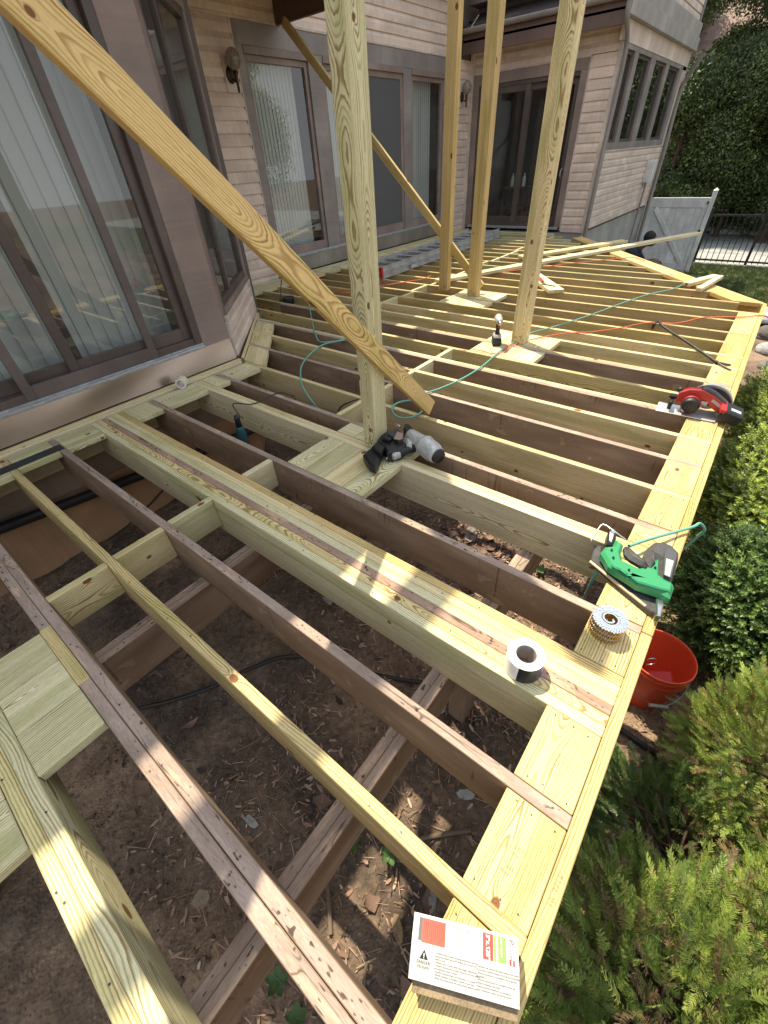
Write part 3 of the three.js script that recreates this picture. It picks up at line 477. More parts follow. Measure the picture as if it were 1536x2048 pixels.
// pencil notes on the flat blocks and the rim
{
  const GL = { 0: [[[0.5, 0], [0.1, 0.3], [0.15, 0.8], [0.5, 1], [0.85, 0.7], [0.8, 0.2], [0.45, 0.02]]], 1: [[[0.45, 0], [0.55, 1]]], 3: [[[0.1, 0.1], [0.6, 0], [0.7, 0.3], [0.35, 0.5], [0.8, 0.7], [0.5, 1], [0.1, 0.9]]], 4: [[[0.3, 0], [0.1, 0.6], [0.9, 0.55]], [[0.7, 0.1], [0.6, 1.05]]], 6: [[[0.7, 0], [0.2, 0.5], [0.3, 1], [0.8, 0.85], [0.6, 0.55], [0.2, 0.7]]], '/': [[[0.9, -0.1], [0.1, 1.1]]], ' ': [] };
  const note = (txt, w, h, x, z, turn, y = 0.0025) => {
    const c = document.createElement('canvas'); c.width = 256; c.height = 128; const g = c.getContext('2d'); g.fillStyle = '#000'; g.fillRect(0, 0, 256, 128); g.strokeStyle = '#fff'; g.lineWidth = 6; const cw = 220 / txt.length;
    [...txt].forEach((ch, i) => { for (const s of GL[ch]) { g.beginPath(); s.forEach((q, k) => g[k ? 'lineTo' : 'moveTo'](18 + i * cw + q[0] * cw * 0.8 + (k * 37 % 5) - 2, 30 + q[1] * 66 + (i * 53 % 9))); g.stroke(); } });
    const al = new THREE.CanvasTexture(c); const m = std({ color: lin(0.2, 0.17, 0.12), alphaMap: al, transparent: true, opacity: 0.5, roughness: 0.9 });
    const o = part('pencil_mark', new THREE.PlaneGeometry(w, h).rotateX(-Math.PI / 2), m, deck); o.position.set(x, y, z); o.rotation.y = turn;
  };
  note('16 14', 0.09, 0.045, 0.055, -0.33, 1.45); note('01', 0.06, 0.045, 0.062, -0.62, 1.3); note('10 3/16', 0.085, 0.026, 0.160, -0.34, 1.57); note('10 3/4', 0.10, 0.05, 0.055, -2.28, 1.1); note('10', 0.05, 0.03, 0.155, -0.03, 1.57);
}
// carpenters' nails, heads on the block ends (one small mesh)
{ const gs = []; for (const [a, b] of gaps) { if (b < -4.9) continue; for (const z of [a - 0.02, b + 0.02]) for (const x of [0.005, 0.06, 0.115]) gs.push(new THREE.CylinderGeometry(0.0023, 0.0023, 0.0012, 6).translate(x + rr(-0.008, 0.008), 0.0008, z + rr(-0.004, 0.004))); }
  for (const p of J.filter(q => q[0] > -1.3)) for (let k = 0; k < 7; k++) gs.push(new THREE.CylinderGeometry(0.003, 0.003, 0.0012, 6).translate(rr(-3, 0), 0.0006, p[0] + rr(-0.012, 0.012)));
  part('nail_heads', merge(gs), darkSteel, deck).userData.kind = 'stuff'; }

// ---------------------------------------------------------------- posts, braces, loose lumber
function post(label, x, z, w, d, h, m) { const t = thing('post', label, 'post', [x, 0.001, z]); const o = part('shaft', cbox(w, h, d, 0.004, 'pine'), m, t); o.position.y = h / 2;
  const gs = []; for (let k = 0; k < 8; k++) gs.push(new THREE.CylinderGeometry(0.004, 0.004, 0.003, 6).rotateX(Math.PI / 2).translate(rr(-w * 0.4, w * 0.4), rr(0.02, 0.07), d / 2 + 0.0012)); part('nail_heads', merge(gs), darkSteel, t).userData.kind = 'stuff'; return t; }
post('thick new post with the big diagonal brace and black nailer at its foot', -1.455, -1.665, 0.09, 0.115, 3.0, pine[3]);
post('new post standing beside the upright drill on boards', -1.475, -3.755, 0.125, 0.105, 3.1, pine[4]);
post('new post whose foot stands on boards with the thin brace behind', -2.635, -5.0, 0.125, 0.10, 3.1, pineTan);
post('slim dark stained post standing beside the ladder', -3.10, -5.09, 0.125, 0.085, 3.1, pineTan);
{
  const t = thing('brace_board', 'long amber diagonal brace board crossing in front of the thick post', 'brace');
  // nailed to the outer face of the post: foot on a joist, rising at 45 degrees
  boardAB('board', t, V(-1.389, 0.052, -2.155), V(-1.389, 2.55, 0.343), 0.038, 0.095, pineAmber);
}
{
  const t = thing('brace_board', 'thin diagonal brace running from the balcony corner to the post foot', 'brace');
  boardAB('board', t, V(-2.60, 0.075, -5.125), V(-5.44, 2.60, -5.125), 0.038, 0.088, pineTan);
}
{
  const t = thing('loose_board', 'long loose board with one end jutting past the deck corner', 'board'); const o = boardAB('plank', t, V(-3.40, 0.022, -5.38), V(-1.12, 0.022, -10.42), 0.14, 0.038, pine[0]); }
{
  const t = thing('loose_board', 'shorter loose board lying beside the long jutting board', 'board'); boardAB('plank', t, V(-3.06, 0.022, -7.28), V(-2.04, 0.022, -9.23), 0.14, 0.038, pine[2]); }
{
  const t = thing('board_offcut', 'short offcut board under the red handled tool', 'board'); const A = onY(1068, 551, 0.02), B = onY(1113, 583, 0.02); boardAB('plank', t, A.setY(0.0205), B.setY(0.0205), 0.18, 0.038, pine[0]); }
[[1372, 569, 1432, 553, 'flat scrap block at the cut-off deck corner', 0.09, 0], [1397, 580, 1438, 560, 'small scrap block leaning beside the flat scrap at the deck corner', 0.06, 0.03]].forEach(q => { const t = thing('board_offcut', q[4], 'board'); boardAB('block', t, onY(q[0], q[1], 0.02).setY(0.022), onY(q[2], q[3], 0.02).setY(0.022 + q[6]), q[5], 0.038, pine[0]); });
// ladder lying on the joists
{
  const t = thing('ladder', 'aluminium extension ladder lying flat along the glass doors', 'ladder', [-4.545, 0.003, -7.23]);
  const L = 4.0, rl = (x, y) => { const s = new THREE.Shape([[-0.014, 0], [0.014, 0], [0.014, 0.004], [-0.008, 0.004], [-0.008, 0.066], [0.014, 0.066], [0.014, 0.07], [-0.014, 0.07]].map(p => new THREE.Vector2(x > 0 ? p[0] : -p[0], p[1]))); return new THREE.ExtrudeGeometry(s, { depth: L, bevelEnabled: false }).translate(x, y, -L / 2); };
  for (const [y, hw] of [[0.0, 0.24], [0.075, 0.215]]) { for (const s of [-1, 1]) part('rail', rl(s * hw, y), alu, t); for (let k = 0; k < 13; k++) part('rung', new THREE.CylinderGeometry(0.016, 0.016, hw * 2 - 0.02, 10).rotateZ(Math.PI / 2).translate(0, y + 0.035, -L / 2 + 0.2 + k * 0.305), alu, t); }
  for (const s of [-1, 1]) part('end_cap', cbox(0.034, 0.148, 0.04, 0.004), redP, t).position.set(s * 0.235, 0.074, L / 2 + 0.004);
  part('sticker', new THREE.BoxGeometry(0.0015, 0.045, 0.16).translate(0.2565, 0.035, 1.2), whiteP, t);
  t.rotation.y = 0.035;
}

// ---------------------------------------------------------------- tools and small things
const trace = (x0, y0, s, pts, y) => pts.map(p => { const q = onY(x0 + p[0] / s, y0 + p[1] / s, y); return [q.x, q.z]; });
function centred(t, x, z) { t.position.set(x, 0, z); for (const c of t.children) { c.position.x -= x; c.position.z -= z; } }
// big tape roll
{
  const t = thing('tape_roll', 'wide roll of white cored tape with dark blue label on the plank stack', 'tape roll', [-0.137, 0.001, -0.822]);
  const c = document.createElement('canvas'); c.width = 1024; c.height = 128; const g = c.getContext('2d'); g.fillStyle = '#f1f0ec'; g.fillRect(0, 0, 1024, 128); g.fillStyle = '#1b1d24'; g.fillRect(250, 22, 520, 106); g.fillStyle = '#27306e'; g.fillRect(430, 22, 330, 60); g.fillStyle = '#fff'; g.font = 'bold 34px sans-serif'; g.fillText('TAPE', 470, 64); g.fillStyle = '#3b3b44'; g.font = 'bold 13px sans-serif'; for (let i = 0; i < 12; i++) g.fillText('EASY TEAR', i * 86, 14);
  const tx = new THREE.CanvasTexture(c); tx.colorSpace = THREE.SRGBColorSpace;
  part('roll', lathe([[0.034, 0], [0.0595, 0], [0.061, 0.0015], [0.061, 0.0755], [0.0595, 0.077], [0.034, 0.077]], 64), std({ map: tx, roughness: 0.35 }), t).rotation.y = -1.5;
  part('core', lathe([[0.0335, 0.0], [0.0345, 0.002], [0.0345, 0.0745], [0.0335, 0.077], [0.031, 0.0765], [0.031, 0.001], [0.0335, 0]], 48), std({ color: lin(0.62, 0.55, 0.52), roughness: 0.8, map: grain }), t);
  part('end_face', new THREE.RingGeometry(0.0345, 0.0596, 64).rotateX(-Math.PI / 2).translate(0, 0.0774, 0), std({ color: lin(0.82, 0.82, 0.82), roughness: 0.4 }), t);
}
// coil of collated nails: every nail leans a little; all one coil
{
  const t = thing('nail_coil', 'coil of collated nails, silver heads over gold shanks, on the rim', 'nail coil', [0.037, 0.001, -1.125]);
  const sh_ = [], hd = []; for (let k = 0; k < 250; k++) { const q = k / 250, a = q * 2 * Math.PI * 7.2, r = 0.010 + 0.046 * Math.sqrt(q) * 1.02; const x = Math.cos(a) * r, z = Math.sin(a) * r, lean = 0.010; const b = [x - Math.sin(a) * lean, 0.002, z + Math.cos(a) * lean], e = [x, 0.068, z]; sh_.push(bar(b, e, 0.0014, 5)); hd.push(new THREE.CylinderGeometry(0.0037, 0.0037, 0.0014, 8).translate(x, 0.0687 + rr(-0.001, 0.001), z)); }
  part('nail_shanks', merge(sh_), std({ color: lin(0.72, 0.50, 0.12), metalness: 0.8, roughness: 0.35 }), t).userData.kind = 'stuff'; part('nail_heads', merge(hd), std({ color: lin(0.75, 0.77, 0.80), metalness: 1, roughness: 0.22 }), t).userData.kind = 'stuff';
  part('wire', merge([0.024, 0.046].map(y => { const p = []; for (let k = 0; k <= 200; k++) { const q = k / 200, a = q * 2 * Math.PI * 7.2, r = 0.011 + 0.0465 * Math.sqrt(q) * 1.02, l = 0.010 * (1 - y / 0.068); p.push(V(Math.cos(a) * r - Math.sin(a) * l, y, Math.sin(a) * r + Math.cos(a) * l)); } return tube(p, 0.0009, 400, 4); })), steel, t);
}
// carton of nails, lid panels printed
{
  const t = thing('nail_box', 'white printed carton of framing nails, open along one side, at the rim end', 'carton', [0.045, 0.001, -0.105]);
  const ang = Math.atan2(0.098, 0.19); t.rotation.y = ang;   // long side runs along local x
  const W = 0.218, mk = (w, h, fn) => { const c = document.createElement('canvas'); c.width = w; c.height = h; fn(c.getContext('2d')); const x = new THREE.CanvasTexture(c); x.colorSpace = THREE.SRGBColorSpace; return x; };
  const lab = mk(1024, 256, g => {
    g.fillStyle = '#c6c4bd'; g.fillRect(0, 0, 1024, 256); g.fillStyle = 'rgba(120,112,100,0.25)'; for (let i = 0; i < 40; i++) g.fillRect((i * 397) % 1024, (i * 211) % 256, 3 + (i * 7) % 26, 1 + (i % 3));
    g.fillStyle = '#44464a'; g.fillRect(58, 30, 34, 190); g.fillStyle = '#dd3a1c'; g.fillRect(92, 30, 232, 200); g.fillStyle = '#2a1512'; for (let i = 0; i < 11; i++) g.fillRect(106 + i * 19.5, 46, 7, 120 + (i * 37 % 50));
    g.strokeStyle = '#222'; g.lineWidth = 5; g.strokeRect(404, 36, 16, 30); g.fillStyle = '#777'; for (let i = 0; i < 4; i++) g.fillRect(455 + i * 26, 34, 12, 44); g.fillStyle = '#4a4a4a'; for (let i = 0; i < 12; i++) { g.fillRect(390 + i * 6, 92 + i * 11, 120, 4); g.fillRect(555 + i * 9, 80 + i * 12, 60, 4); }
    g.save(); g.translate(688, 24); g.fillStyle = '#cf2f25'; g.fillRect(0, 0, 100, 208); g.fillStyle = '#fff'; g.rotate(Math.PI / 2); g.font = 'bold 50px sans-serif'; g.fillText('3"x.120"', 8, -32); g.restore();
    g.save(); g.translate(792, 24); g.fillStyle = '#6fb244'; g.fillRect(0, 0, 118, 208); g.rotate(Math.PI / 2); g.fillStyle = '#fff'; g.font = 'bold 26px sans-serif'; g.fillText('FRAMING NAILS', 4, -22); g.font = '19px sans-serif'; g.fillText('BRIGHT SMOOTH', 12, -66); g.restore();
    g.save(); g.translate(925, 22); g.rotate(Math.PI / 2); g.fillStyle = '#c3202a'; g.font = 'italic bold 66px sans-serif'; g.fillText('P', 0, -14); g.fillStyle = '#333'; g.font = 'italic bold 40px sans-serif'; g.fillText('aslode', 36, -16); g.fillStyle = '#c3202a'; g.fillRect(164, -62, 46, 52); g.fillStyle = '#fff'; g.font = 'bold 20px sans-serif'; g.fillText('ITW', 168, -30); g.restore();
  });
  const warn = mk(1024, 256, g => {  // ground greyer than the label: shade of the tilted panel put into its colour
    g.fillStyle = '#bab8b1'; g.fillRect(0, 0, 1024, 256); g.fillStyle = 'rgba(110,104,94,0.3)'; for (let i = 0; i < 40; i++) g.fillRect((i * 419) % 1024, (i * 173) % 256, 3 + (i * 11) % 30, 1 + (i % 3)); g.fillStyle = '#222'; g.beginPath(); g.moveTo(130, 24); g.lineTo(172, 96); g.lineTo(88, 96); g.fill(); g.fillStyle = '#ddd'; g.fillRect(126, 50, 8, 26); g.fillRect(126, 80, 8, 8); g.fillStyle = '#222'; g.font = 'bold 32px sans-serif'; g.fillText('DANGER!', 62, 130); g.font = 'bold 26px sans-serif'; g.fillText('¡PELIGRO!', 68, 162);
    g.fillStyle = '#111'; g.font = 'bold 17px sans-serif'; const L = ['▲ ALWAYS wear proper hearing protection and eye', 'protection while you work within the vicinity of a', 'nailer in use.', '▲ NEVER carry a nailer with the trigger depressed.', '▲ ALWAYS disconnect a nailer from the air line before', 'attempting to clear a fault.', '▲ ALWAYS assume there are fasteners in a nailer.', '▲ NEVER attempt to modify a nailer in any way.', '▲ READ and understand all instructions before use.'];
    L.forEach((s, i) => g.fillText(s, 235, 34 + i * 22)); ['▲ Siempre use protección adecuada en los oídos y', 'en los ojos cuando trabaje cerca de una clavadora.', '▲ Nunca transporte la clavadora con el gatillo', 'oprimido.', '▲ Siempre desconecte la clavadora antes de', 'intentar despejar una falla.', '▲ Nunca intente modificar la clavadora.', '▲ Lea y entienda todas las instrucciones.'].forEach((s, i) => g.fillText(s, 630, 44 + i * 23));
  });
  const card = std({ color: lin(0.62, 0.60, 0.56), roughness: 0.75, map: grain }), kraft = std({ color: lin(0.42, 0.30, 0.18), roughness: 0.85, map: grain });
  const panel = (name, z0, y0, z1, y1, m) => { const g = new THREE.BufferGeometry(); const a = [-W / 2, y0, z0], b = [W / 2, y0, z0], c = [W / 2, y1, z1], d = [-W / 2, y1, z1]; const th = 0.0012, P = []; const quad = (p, q, r, s) => P.push(...p, ...s, ...r, ...p, ...r, ...q); quad(a, b, c, d); g.setAttribute('position', new THREE.Float32BufferAttribute(P, 3)); g.setAttribute('uv', new THREE.Float32BufferAttribute([0, 1, 0, 0, 1, 0, 0, 1, 1, 0, 1, 1], 2)); g.computeVertexNormals(); const o = part(name, g, m, t); m.side = THREE.DoubleSide; return o; };
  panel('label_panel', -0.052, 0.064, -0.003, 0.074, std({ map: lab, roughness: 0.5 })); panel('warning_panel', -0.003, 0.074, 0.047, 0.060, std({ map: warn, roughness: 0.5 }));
  part('carton_body', merge([cbox(W - 0.004, 0.063, 0.002, 0.0005).translate(0, 0.032, -0.051), cbox(W - 0.004, 0.04, 0.002, 0.0005).translate(0, 0.02, 0.043), cbox(0.002, 0.062, 0.094, 0.0005).translate(-W / 2 + 0.002, 0.031, -0.004), cbox(0.002, 0.062, 0.094, 0.0005).translate(W / 2 - 0.002, 0.031, -0.004), cbox(W - 0.004, 0.002, 0.09, 0.0005).translate(0, 0.001, -0.003)]), card, t);
  const fl = part('open_flap', cbox(W - 0.01, 0.002, 0.022, 0.0005), kraft, t); fl.position.set(0.004, 0.042, 0.053); fl.rotation.x = 0.2;
  const ns = []; for (let k = 0; k < 60; k++) ns.push(bar([-W / 2 + 0.01 + k * 0.0032, 0.044 + rr(0, 0.006), -0.03], [-W / 2 + 0.01 + k * 0.0032, 0.044 + rr(0, 0.006), 0.044], 0.0013, 5)); part('nails', merge(ns), darkSteel, t).userData.kind = 'stuff';
}
// green strip nailer lying on its side across the rim
{
  const t = thing('nail_gun', 'green and grey strip nail gun lying on the rim beside the red bucket', 'nail gun'); const S = [1160, 1020, 5.908];
  const p2 = (pts, y0, y1, m, n, b = 0.006) => part(n, prism(trace(...S, pts, y1), y0, y1, b), m, t);
  p2([[130, 590], [180, 400], [262, 430], [252, 520], [322, 690], [560, 820], [900, 980], [925, 1080], [930, 1225], [845, 1200], [560, 970]], 0.003, 0.03, greyP, 'magazine', 0.003);
  part('magazine_edge', tube([[120, 600], [430, 850], [780, 1130]].map(p => { const q = onY(S[0] + p[0] / S[2], S[1] + p[1] / S[2], 0.03); return V(q.x, 0.026, q.z); }), 0.006, 20), std({ color: lin(0.55, 0.44, 0.28), roughness: 0.5 }), t);
  p2([[250, 490], [310, 415], [395, 410], [430, 330], [525, 400], [490, 500], [510, 580], [600, 620], [700, 670], [740, 630], [830, 660], [910, 545], [950, 570], [955, 760], [1110, 850], [1125, 900], [1080, 1030], [1020, 1000], [960, 960], [690, 870], [540, 770], [420, 700], [345, 650], [310, 580]], 0.035, 0.085, greenP, 'body', 0.012);
  p2([[360, 640], [420, 610], [560, 760], [690, 700], [780, 790], [960, 800], [1095, 880], [1075, 960], [960, 930], [690, 850], [560, 750], [420, 680]], 0.084, 0.094, greenP, 'body_ridge', 0.005);
  p2([[318, 395], [338, 245], [380, 192], [440, 215], [432, 330], [398, 405]], 0.02, 0.08, blackP, 'battery', 0.008);
  p2([[345, 360], [352, 250], [400, 225], [412, 262], [372, 380]], 0.08, 0.0835, silverP, 'battery_label', 0.001);
  p2([[775, 540], [800, 430], [900, 348], [990, 342], [1120, 402], [1188, 470], [1182, 560], [1098, 848], [955, 768], [950, 570], [910, 548], [850, 655], [822, 600]], 0.012, 0.098, greyP, 'air_cap', 0.02);
  p2([[1000, 500], [1030, 440], [1150, 500], [1150, 540], [1080, 800], [985, 760]], 0.097, 0.104, std({ color: lin(0.07, 0.07, 0.075), roughness: 0.35 }), 'rating_label', 0.002);
  p2([[1020, 570], [1110, 600], [1062, 790], [998, 762]], 0.1035, 0.1055, silverP, 'sticker', 0.0008);
  p2([[530, 415], [560, 402], [770, 560], [832, 648], [745, 640], [600, 560], [540, 500]], 0.04, 0.082, greyP, 'grip', 0.014);
  p2([[705, 655], [745, 635], [800, 668], [780, 690]], 0.05, 0.09, blackP, 'trigger', 0.004);
  p2([[900, 1000], [950, 962], [990, 990], [1000, 1080], [960, 1250], [905, 1240]], 0.012, 0.05, steel, 'nose', 0.004);
  for (const [x, y] of [[375, 470], [395, 560], [580, 705], [770, 810], [890, 678]]) { const q = onY(S[0] + x / S[2], S[1] + y / S[2], 0.09); part('screw', new THREE.CylinderGeometry(0.004, 0.004, 0.022, 10).translate(q.x, 0.082, q.z), blackP, t); }
  part('belt_hook', tube([[190, 430, 0.03], [130, 372, 0.06], [190, 270, 0.075], [270, 172, 0.09], [400, 250, 0.095], [540, 352, 0.085]].map(p => { const q = onY(S[0] + p[0] / S[2], S[1] + p[1] / S[2], p[2]); return q; }), 0.0035, 48), steel, t);
  centred(t, 0.09, -1.4);
}
// coil framing nailer, black magazine and silver motor, at the foot of the thick post
{
  const t = thing('nail_gun', 'silver framing nailer with worn black coil magazine at the thick post foot', 'nail gun'); const S = [700, 820, 6.982];
  const P = (x, y, h) => onY(S[0] + x / S[2], S[1] + y / S[2], h);
  const along = (n, A, B, prof, m) => { const d = B.clone().sub(A), l = d.length(); const g = lathe(prof.map(p => [p[0], p[1] * l]), 26); g.applyQuaternion(new THREE.Quaternion().setFromUnitVectors(V(0, 1, 0), d.normalize())); g.translate(A.x, A.y, A.z); return part(n, g, m, t); };
  along('motor_housing', P(830, 330, 0.085), P(1225, 640, 0.062), [[0, 0], [0.03, 0], [0.036, 0.06], [0.04, 0.2], [0.046, 0.4], [0.055, 0.52], [0.058, 0.56], [0.058, 0.84], [0.05, 0.93], [0.046, 1], [0, 1]], silverP);
  along('exhaust_cap', P(1190, 612, 0.064), P(1262, 668, 0.06), [[0, 0], [0.046, 0], [0.047, 0.3], [0.036, 0.95], [0, 1]], blackP);
  along('head_ring', P(1040, 490, 0.072), P(1062, 508, 0.071), [[0.05, 0], [0.0605, 0.1], [0.0605, 0.9], [0.05, 1]], silverP);
  along('grip', P(900, 530, 0.055), P(640, 615, 0.042), [[0, 0], [0.024, 0], [0.022, 0.4], [0.024, 0.9], [0.022, 1], [0, 1]], blackP);
  along('grip_end', P(690, 600, 0.044), P(575, 640, 0.038), [[0, 0], [0.027, 0], [0.029, 0.15], [0.029, 0.8], [0.02, 1], [0, 1]], silverP);
  along('air_fitting', P(570, 642, 0.038), P(500, 682, 0.03), [[0, 0], [0.009, 0], [0.009, 0.4], [0.006, 0.45], [0.006, 0.8], [0.008, 0.85], [0.005, 1], [0, 1]], steel);
  const pz = (n, pts, y0, y1, m, b = 0.005) => part(n, prism(trace(...S, pts, y1), y0, y1, b), m, t);
  pz('magazine_canister', [[178, 610], [225, 560], [350, 470], [480, 515], [395, 690], [350, 780], [265, 745]], 0.003, 0.065, blackP, 0.012); pz('magazine_lid', [[300, 500], [380, 440], [480, 500], [430, 600], [360, 560]], 0.05, 0.088, blackP, 0.008);
  pz('magazine_body', [[380, 440], [440, 290], [520, 270], [620, 330], [760, 430], [800, 480], [700, 560], [520, 590], [470, 510]], 0.003, 0.075, blackP, 0.01); pz('magazine_door', [[520, 330], [640, 245], [750, 320], [745, 400], [680, 430]], 0.07, 0.098, std({ color: lin(0.045, 0.042, 0.042), roughness: 0.6, map: grain }), 0.005); pz('feed_plate', [[610, 400], [660, 300], [740, 320], [740, 390], [690, 415]], 0.097, 0.101, std({ color: lin(0.35, 0.25, 0.2), metalness: 0.5, roughness: 0.6 }), 0.001);
  pz('nose', [[745, 250], [765, 185], [840, 205], [895, 262], [810, 305]], 0.04, 0.11, blackP, 0.006); along('contact_arm', P(700, 235, 0.1), P(640, 200, 0.1), [[0, 0], [0.008, 0], [0.008, 1], [0, 1]], steel); along('magazine_spindle', P(450, 385, 0.09), P(570, 420, 0.09), [[0, 0], [0.013, 0], [0.013, 1], [0, 1]], blackP);
  pz('neck', [[760, 330], [830, 300], [900, 400], [860, 500], [790, 480]], 0.03, 0.085, silverP, 0.01);
  centred(t, -1.25, -1.66);
}
// cordless circular saw
{
  const f0 = onY(1334, 820, 0), f1 = onY(1445, 842, 0), t = thing('circular_saw', 'red cordless circular saw resting on the rim', 'circular saw', [(f0.x + f1.x) / 2 - 0.012, 0.002, (f0.z + f1.z) / 2 - 0.01], Math.atan2(-(f1.z - f0.z), f1.x - f0.x));
  part('shoe', cbox(0.30, 0.004, 0.13, 0.0015), std({ color: lin(0.80, 0.80, 0.80), metalness: 0.6, roughness: 0.35 }), t).position.set(-0.035, 0.004, -0.005);
  part('upper_guard', merge([new THREE.CylinderGeometry(0.112, 0.112, 0.03, 40, 1, false, Math.PI * 0.5, Math.PI).rotateX(Math.PI / 2).translate(0.05, 0.035, -0.075)]), std({ color: lin(0.06, 0.05, 0.05), roughness: 0.4, metalness: 0.4 }), t);
  part('guard_rim', new THREE.TorusGeometry(0.113, 0.007, 10, 40, Math.PI).translate(0.05, 0.035, -0.092), steel, t); part('lower_guard', new THREE.CylinderGeometry(0.10, 0.10, 0.02, 40, 1, false, Math.PI * 0.4, Math.PI * 0.7).rotateX(Math.PI / 2).translate(0.05, 0.036, -0.10), steel, t);
  part('blade', new THREE.CylinderGeometry(0.074, 0.074, 0.002, 48).rotateX(Math.PI / 2).translate(0.05, 0.079, -0.094), steel, t);
  part('motor', lathe([[0, 0], [0.048, 0], [0.05, 0.02], [0.05, 0.055], [0.045, 0.065], [0, 0.066]], 28).rotateX(Math.PI / 2).translate(-0.03, 0.062, -0.04), redP, t); part('motor_cap', lathe([[0, 0], [0.044, 0], [0.046, 0.008], [0.043, 0.03], [0.03, 0.036], [0, 0.036]], 28).rotateX(Math.PI / 2).translate(-0.03, 0.062, 0.025), blackP, t);
  const hs = new THREE.Shape([[-0.10, 0.06], [-0.10, 0.11], [-0.06, 0.135], [0.0, 0.142], [0.06, 0.12], [0.12, 0.085], [0.15, 0.07], [0.145, 0.035], [0.10, 0.045], [0.06, 0.07], [0.03, 0.095], [-0.02, 0.098], [-0.035, 0.06]].map(p => new THREE.Vector2(...p)));
  part('handle', new THREE.ExtrudeGeometry(hs, { depth: 0.03, bevelEnabled: true, bevelSize: 0.006, bevelThickness: 0.008, bevelSegments: 3 }).translate(0, 0, -0.03), redP, t); part('grip', tube([[-0.01, 0.148, -0.014], [0.04, 0.138, -0.014], [0.095, 0.106, -0.014], [0.12, 0.09, -0.014]], 0.017, 24, 12), greyP, t);
  part('badge', cbox(0.05, 0.022, 0.002).rotateX(0).translate(0.02, 0.078, 0.0095), whiteP, t);
  const bt = part('battery', cbox(0.105, 0.062, 0.13, 0.008), blackP, t); bt.position.set(0.165, 0.05, 0.02); bt.rotation.z = -0.25; const bl = part('battery_label', cbox(0.05, 0.002, 0.03, 0.0005), std({ color: lin(0.5, 0.52, 0.55), roughness: 0.4 }), t); bl.position.set(0.182, 0.0795, 0.04); bl.rotation.z = -0.25; const br = part('battery_trim', cbox(0.03, 0.02, 0.132, 0.003), redP, t); br.position.set(0.122, 0.083, 0.02); br.rotation.z = -0.25;
  t.scale.setScalar(1.08); part('vent', merge([0, 1, 2, 3].map(k => cbox(0.004, 0.03, 0.002).translate(-0.048 + k * 0.012, 0.062, 0.0615))), greyP, t); part('front_knob', new THREE.SphereGeometry(0.017, 14, 10).translate(-0.105, 0.118, -0.02), blackP, t); part('label', cbox(0.06, 0.016, 0.0015).rotateZ(-0.5).translate(0.085, 0.088, 0.0085), whiteP, t); part('depth_lever', bar([-0.02, 0.045, -0.05], [0.07, 0.07, -0.045], 0.006), blackP, t);
  part('bevel_bracket', merge([cbox(0.02, 0.05, 0.06, 0.003).translate(-0.125, 0.03, -0.02), bar([-0.125, 0.05, 0.0], [-0.125, 0.05, 0.04], 0.012, 12), cbox(0.05, 0.02, 0.035, 0.004).translate(-0.12, 0.065, -0.045)]), blackP, t);
}
// drill standing on its battery
{
  const q = onY(992, 688, 0); const t = thing('drill', 'cordless drill standing upright on its battery beside a post', 'drill', [q.x, 0.002, q.z], 0.55);
  part('battery', cbox(0.078, 0.058, 0.115, 0.008), blackP, t).position.y = 0.029; part('battery_collar', cbox(0.07, 0.03, 0.10, 0.01), silverP, t).position.y = 0.072;
  part('grip', lathe([[0.021, 0], [0.018, 0.03], [0.017, 0.07], [0.021, 0.10], [0, 0.10]], 18).scale(1, 1, 1.35).translate(0, 0.083, 0), blackP, t);
  part('gear_case', lathe([[0, 0], [0.028, 0], [0.034, 0.012], [0.034, 0.085], [0.028, 0.12], [0.02, 0.15], [0, 0.15]], 24).rotateX(Math.PI / 2).translate(0, 0.205, -0.07), silverP, t); part('chuck', lathe([[0, 0], [0.017, 0], [0.02, 0.01], [0.015, 0.04], [0.008, 0.045], [0, 0.045]], 18).rotateX(Math.PI / 2).translate(0, 0.205, 0.08), steel, t); part('motor_cap', lathe([[0, 0], [0.026, 0.003], [0.03, 0.02], [0, 0.02]], 20).rotateX(Math.PI / 2).translate(0, 0.205, -0.088), blackP, t); part('trigger', cbox(0.014, 0.03, 0.02, 0.004), redP, t).position.set(0, 0.165, 0.03);
}
// pry bar
{
  const t = thing('pry_bar', 'long bent steel pry bar lying from the joists to the rim', 'pry bar');
  const A = onY(1305, 657, -0.06), pts = [A.setY(-0.07), onY(1309, 648, 0.01), onY(1316, 642, 0.02), onY(1324, 651, 0.016), onY(1335, 659, 0.013), onY(1380, 688, 0.013), onY(1434, 725, 0.014)];
  part('shaft', tube(pts, 0.0105, 70, 6), darkSteel, t); const E = onY(1434, 725, 0.014);
  for (const [u, v] of [[1461, 730], [1461, 740]]) { const F = onY(u, v, 0.004), m = onY((1434 + u) / 2, (725 + v) / 2 , 0.01); part('claw', tube([E.clone().lerp(pts[5], 0.12), m, F], 0.0075, 14, 6).clone(), darkSteel, t); }
}
// red handled scraper and bracket on the offcut
{
  const q = onY(1083, 558, 0.045); const t = thing('scraper', 'red handled scraper with a flat steel blade on the offcut board', 'scraper'); const B = onY(1091, 569, 0.045), H = onY(1077, 554, 0.055);
  part('handle', tube([H, onY(1081, 558, 0.056), onY(1086, 564, 0.052)], 0.016, 14, 10), std({ color: lin(0.6, 0.06, 0.03), roughness: 0.4 }), t); part('ferrule', bar(onY(1086, 564, 0.052), B, 0.009), steel, t);
  const bl = part('blade', cbox(0.19, 0.004, 0.03, 0.001), darkSteel, t); const c = onY(1097, 570, 0.044); bl.position.copy(c); bl.rotation.y = -0.2;
}
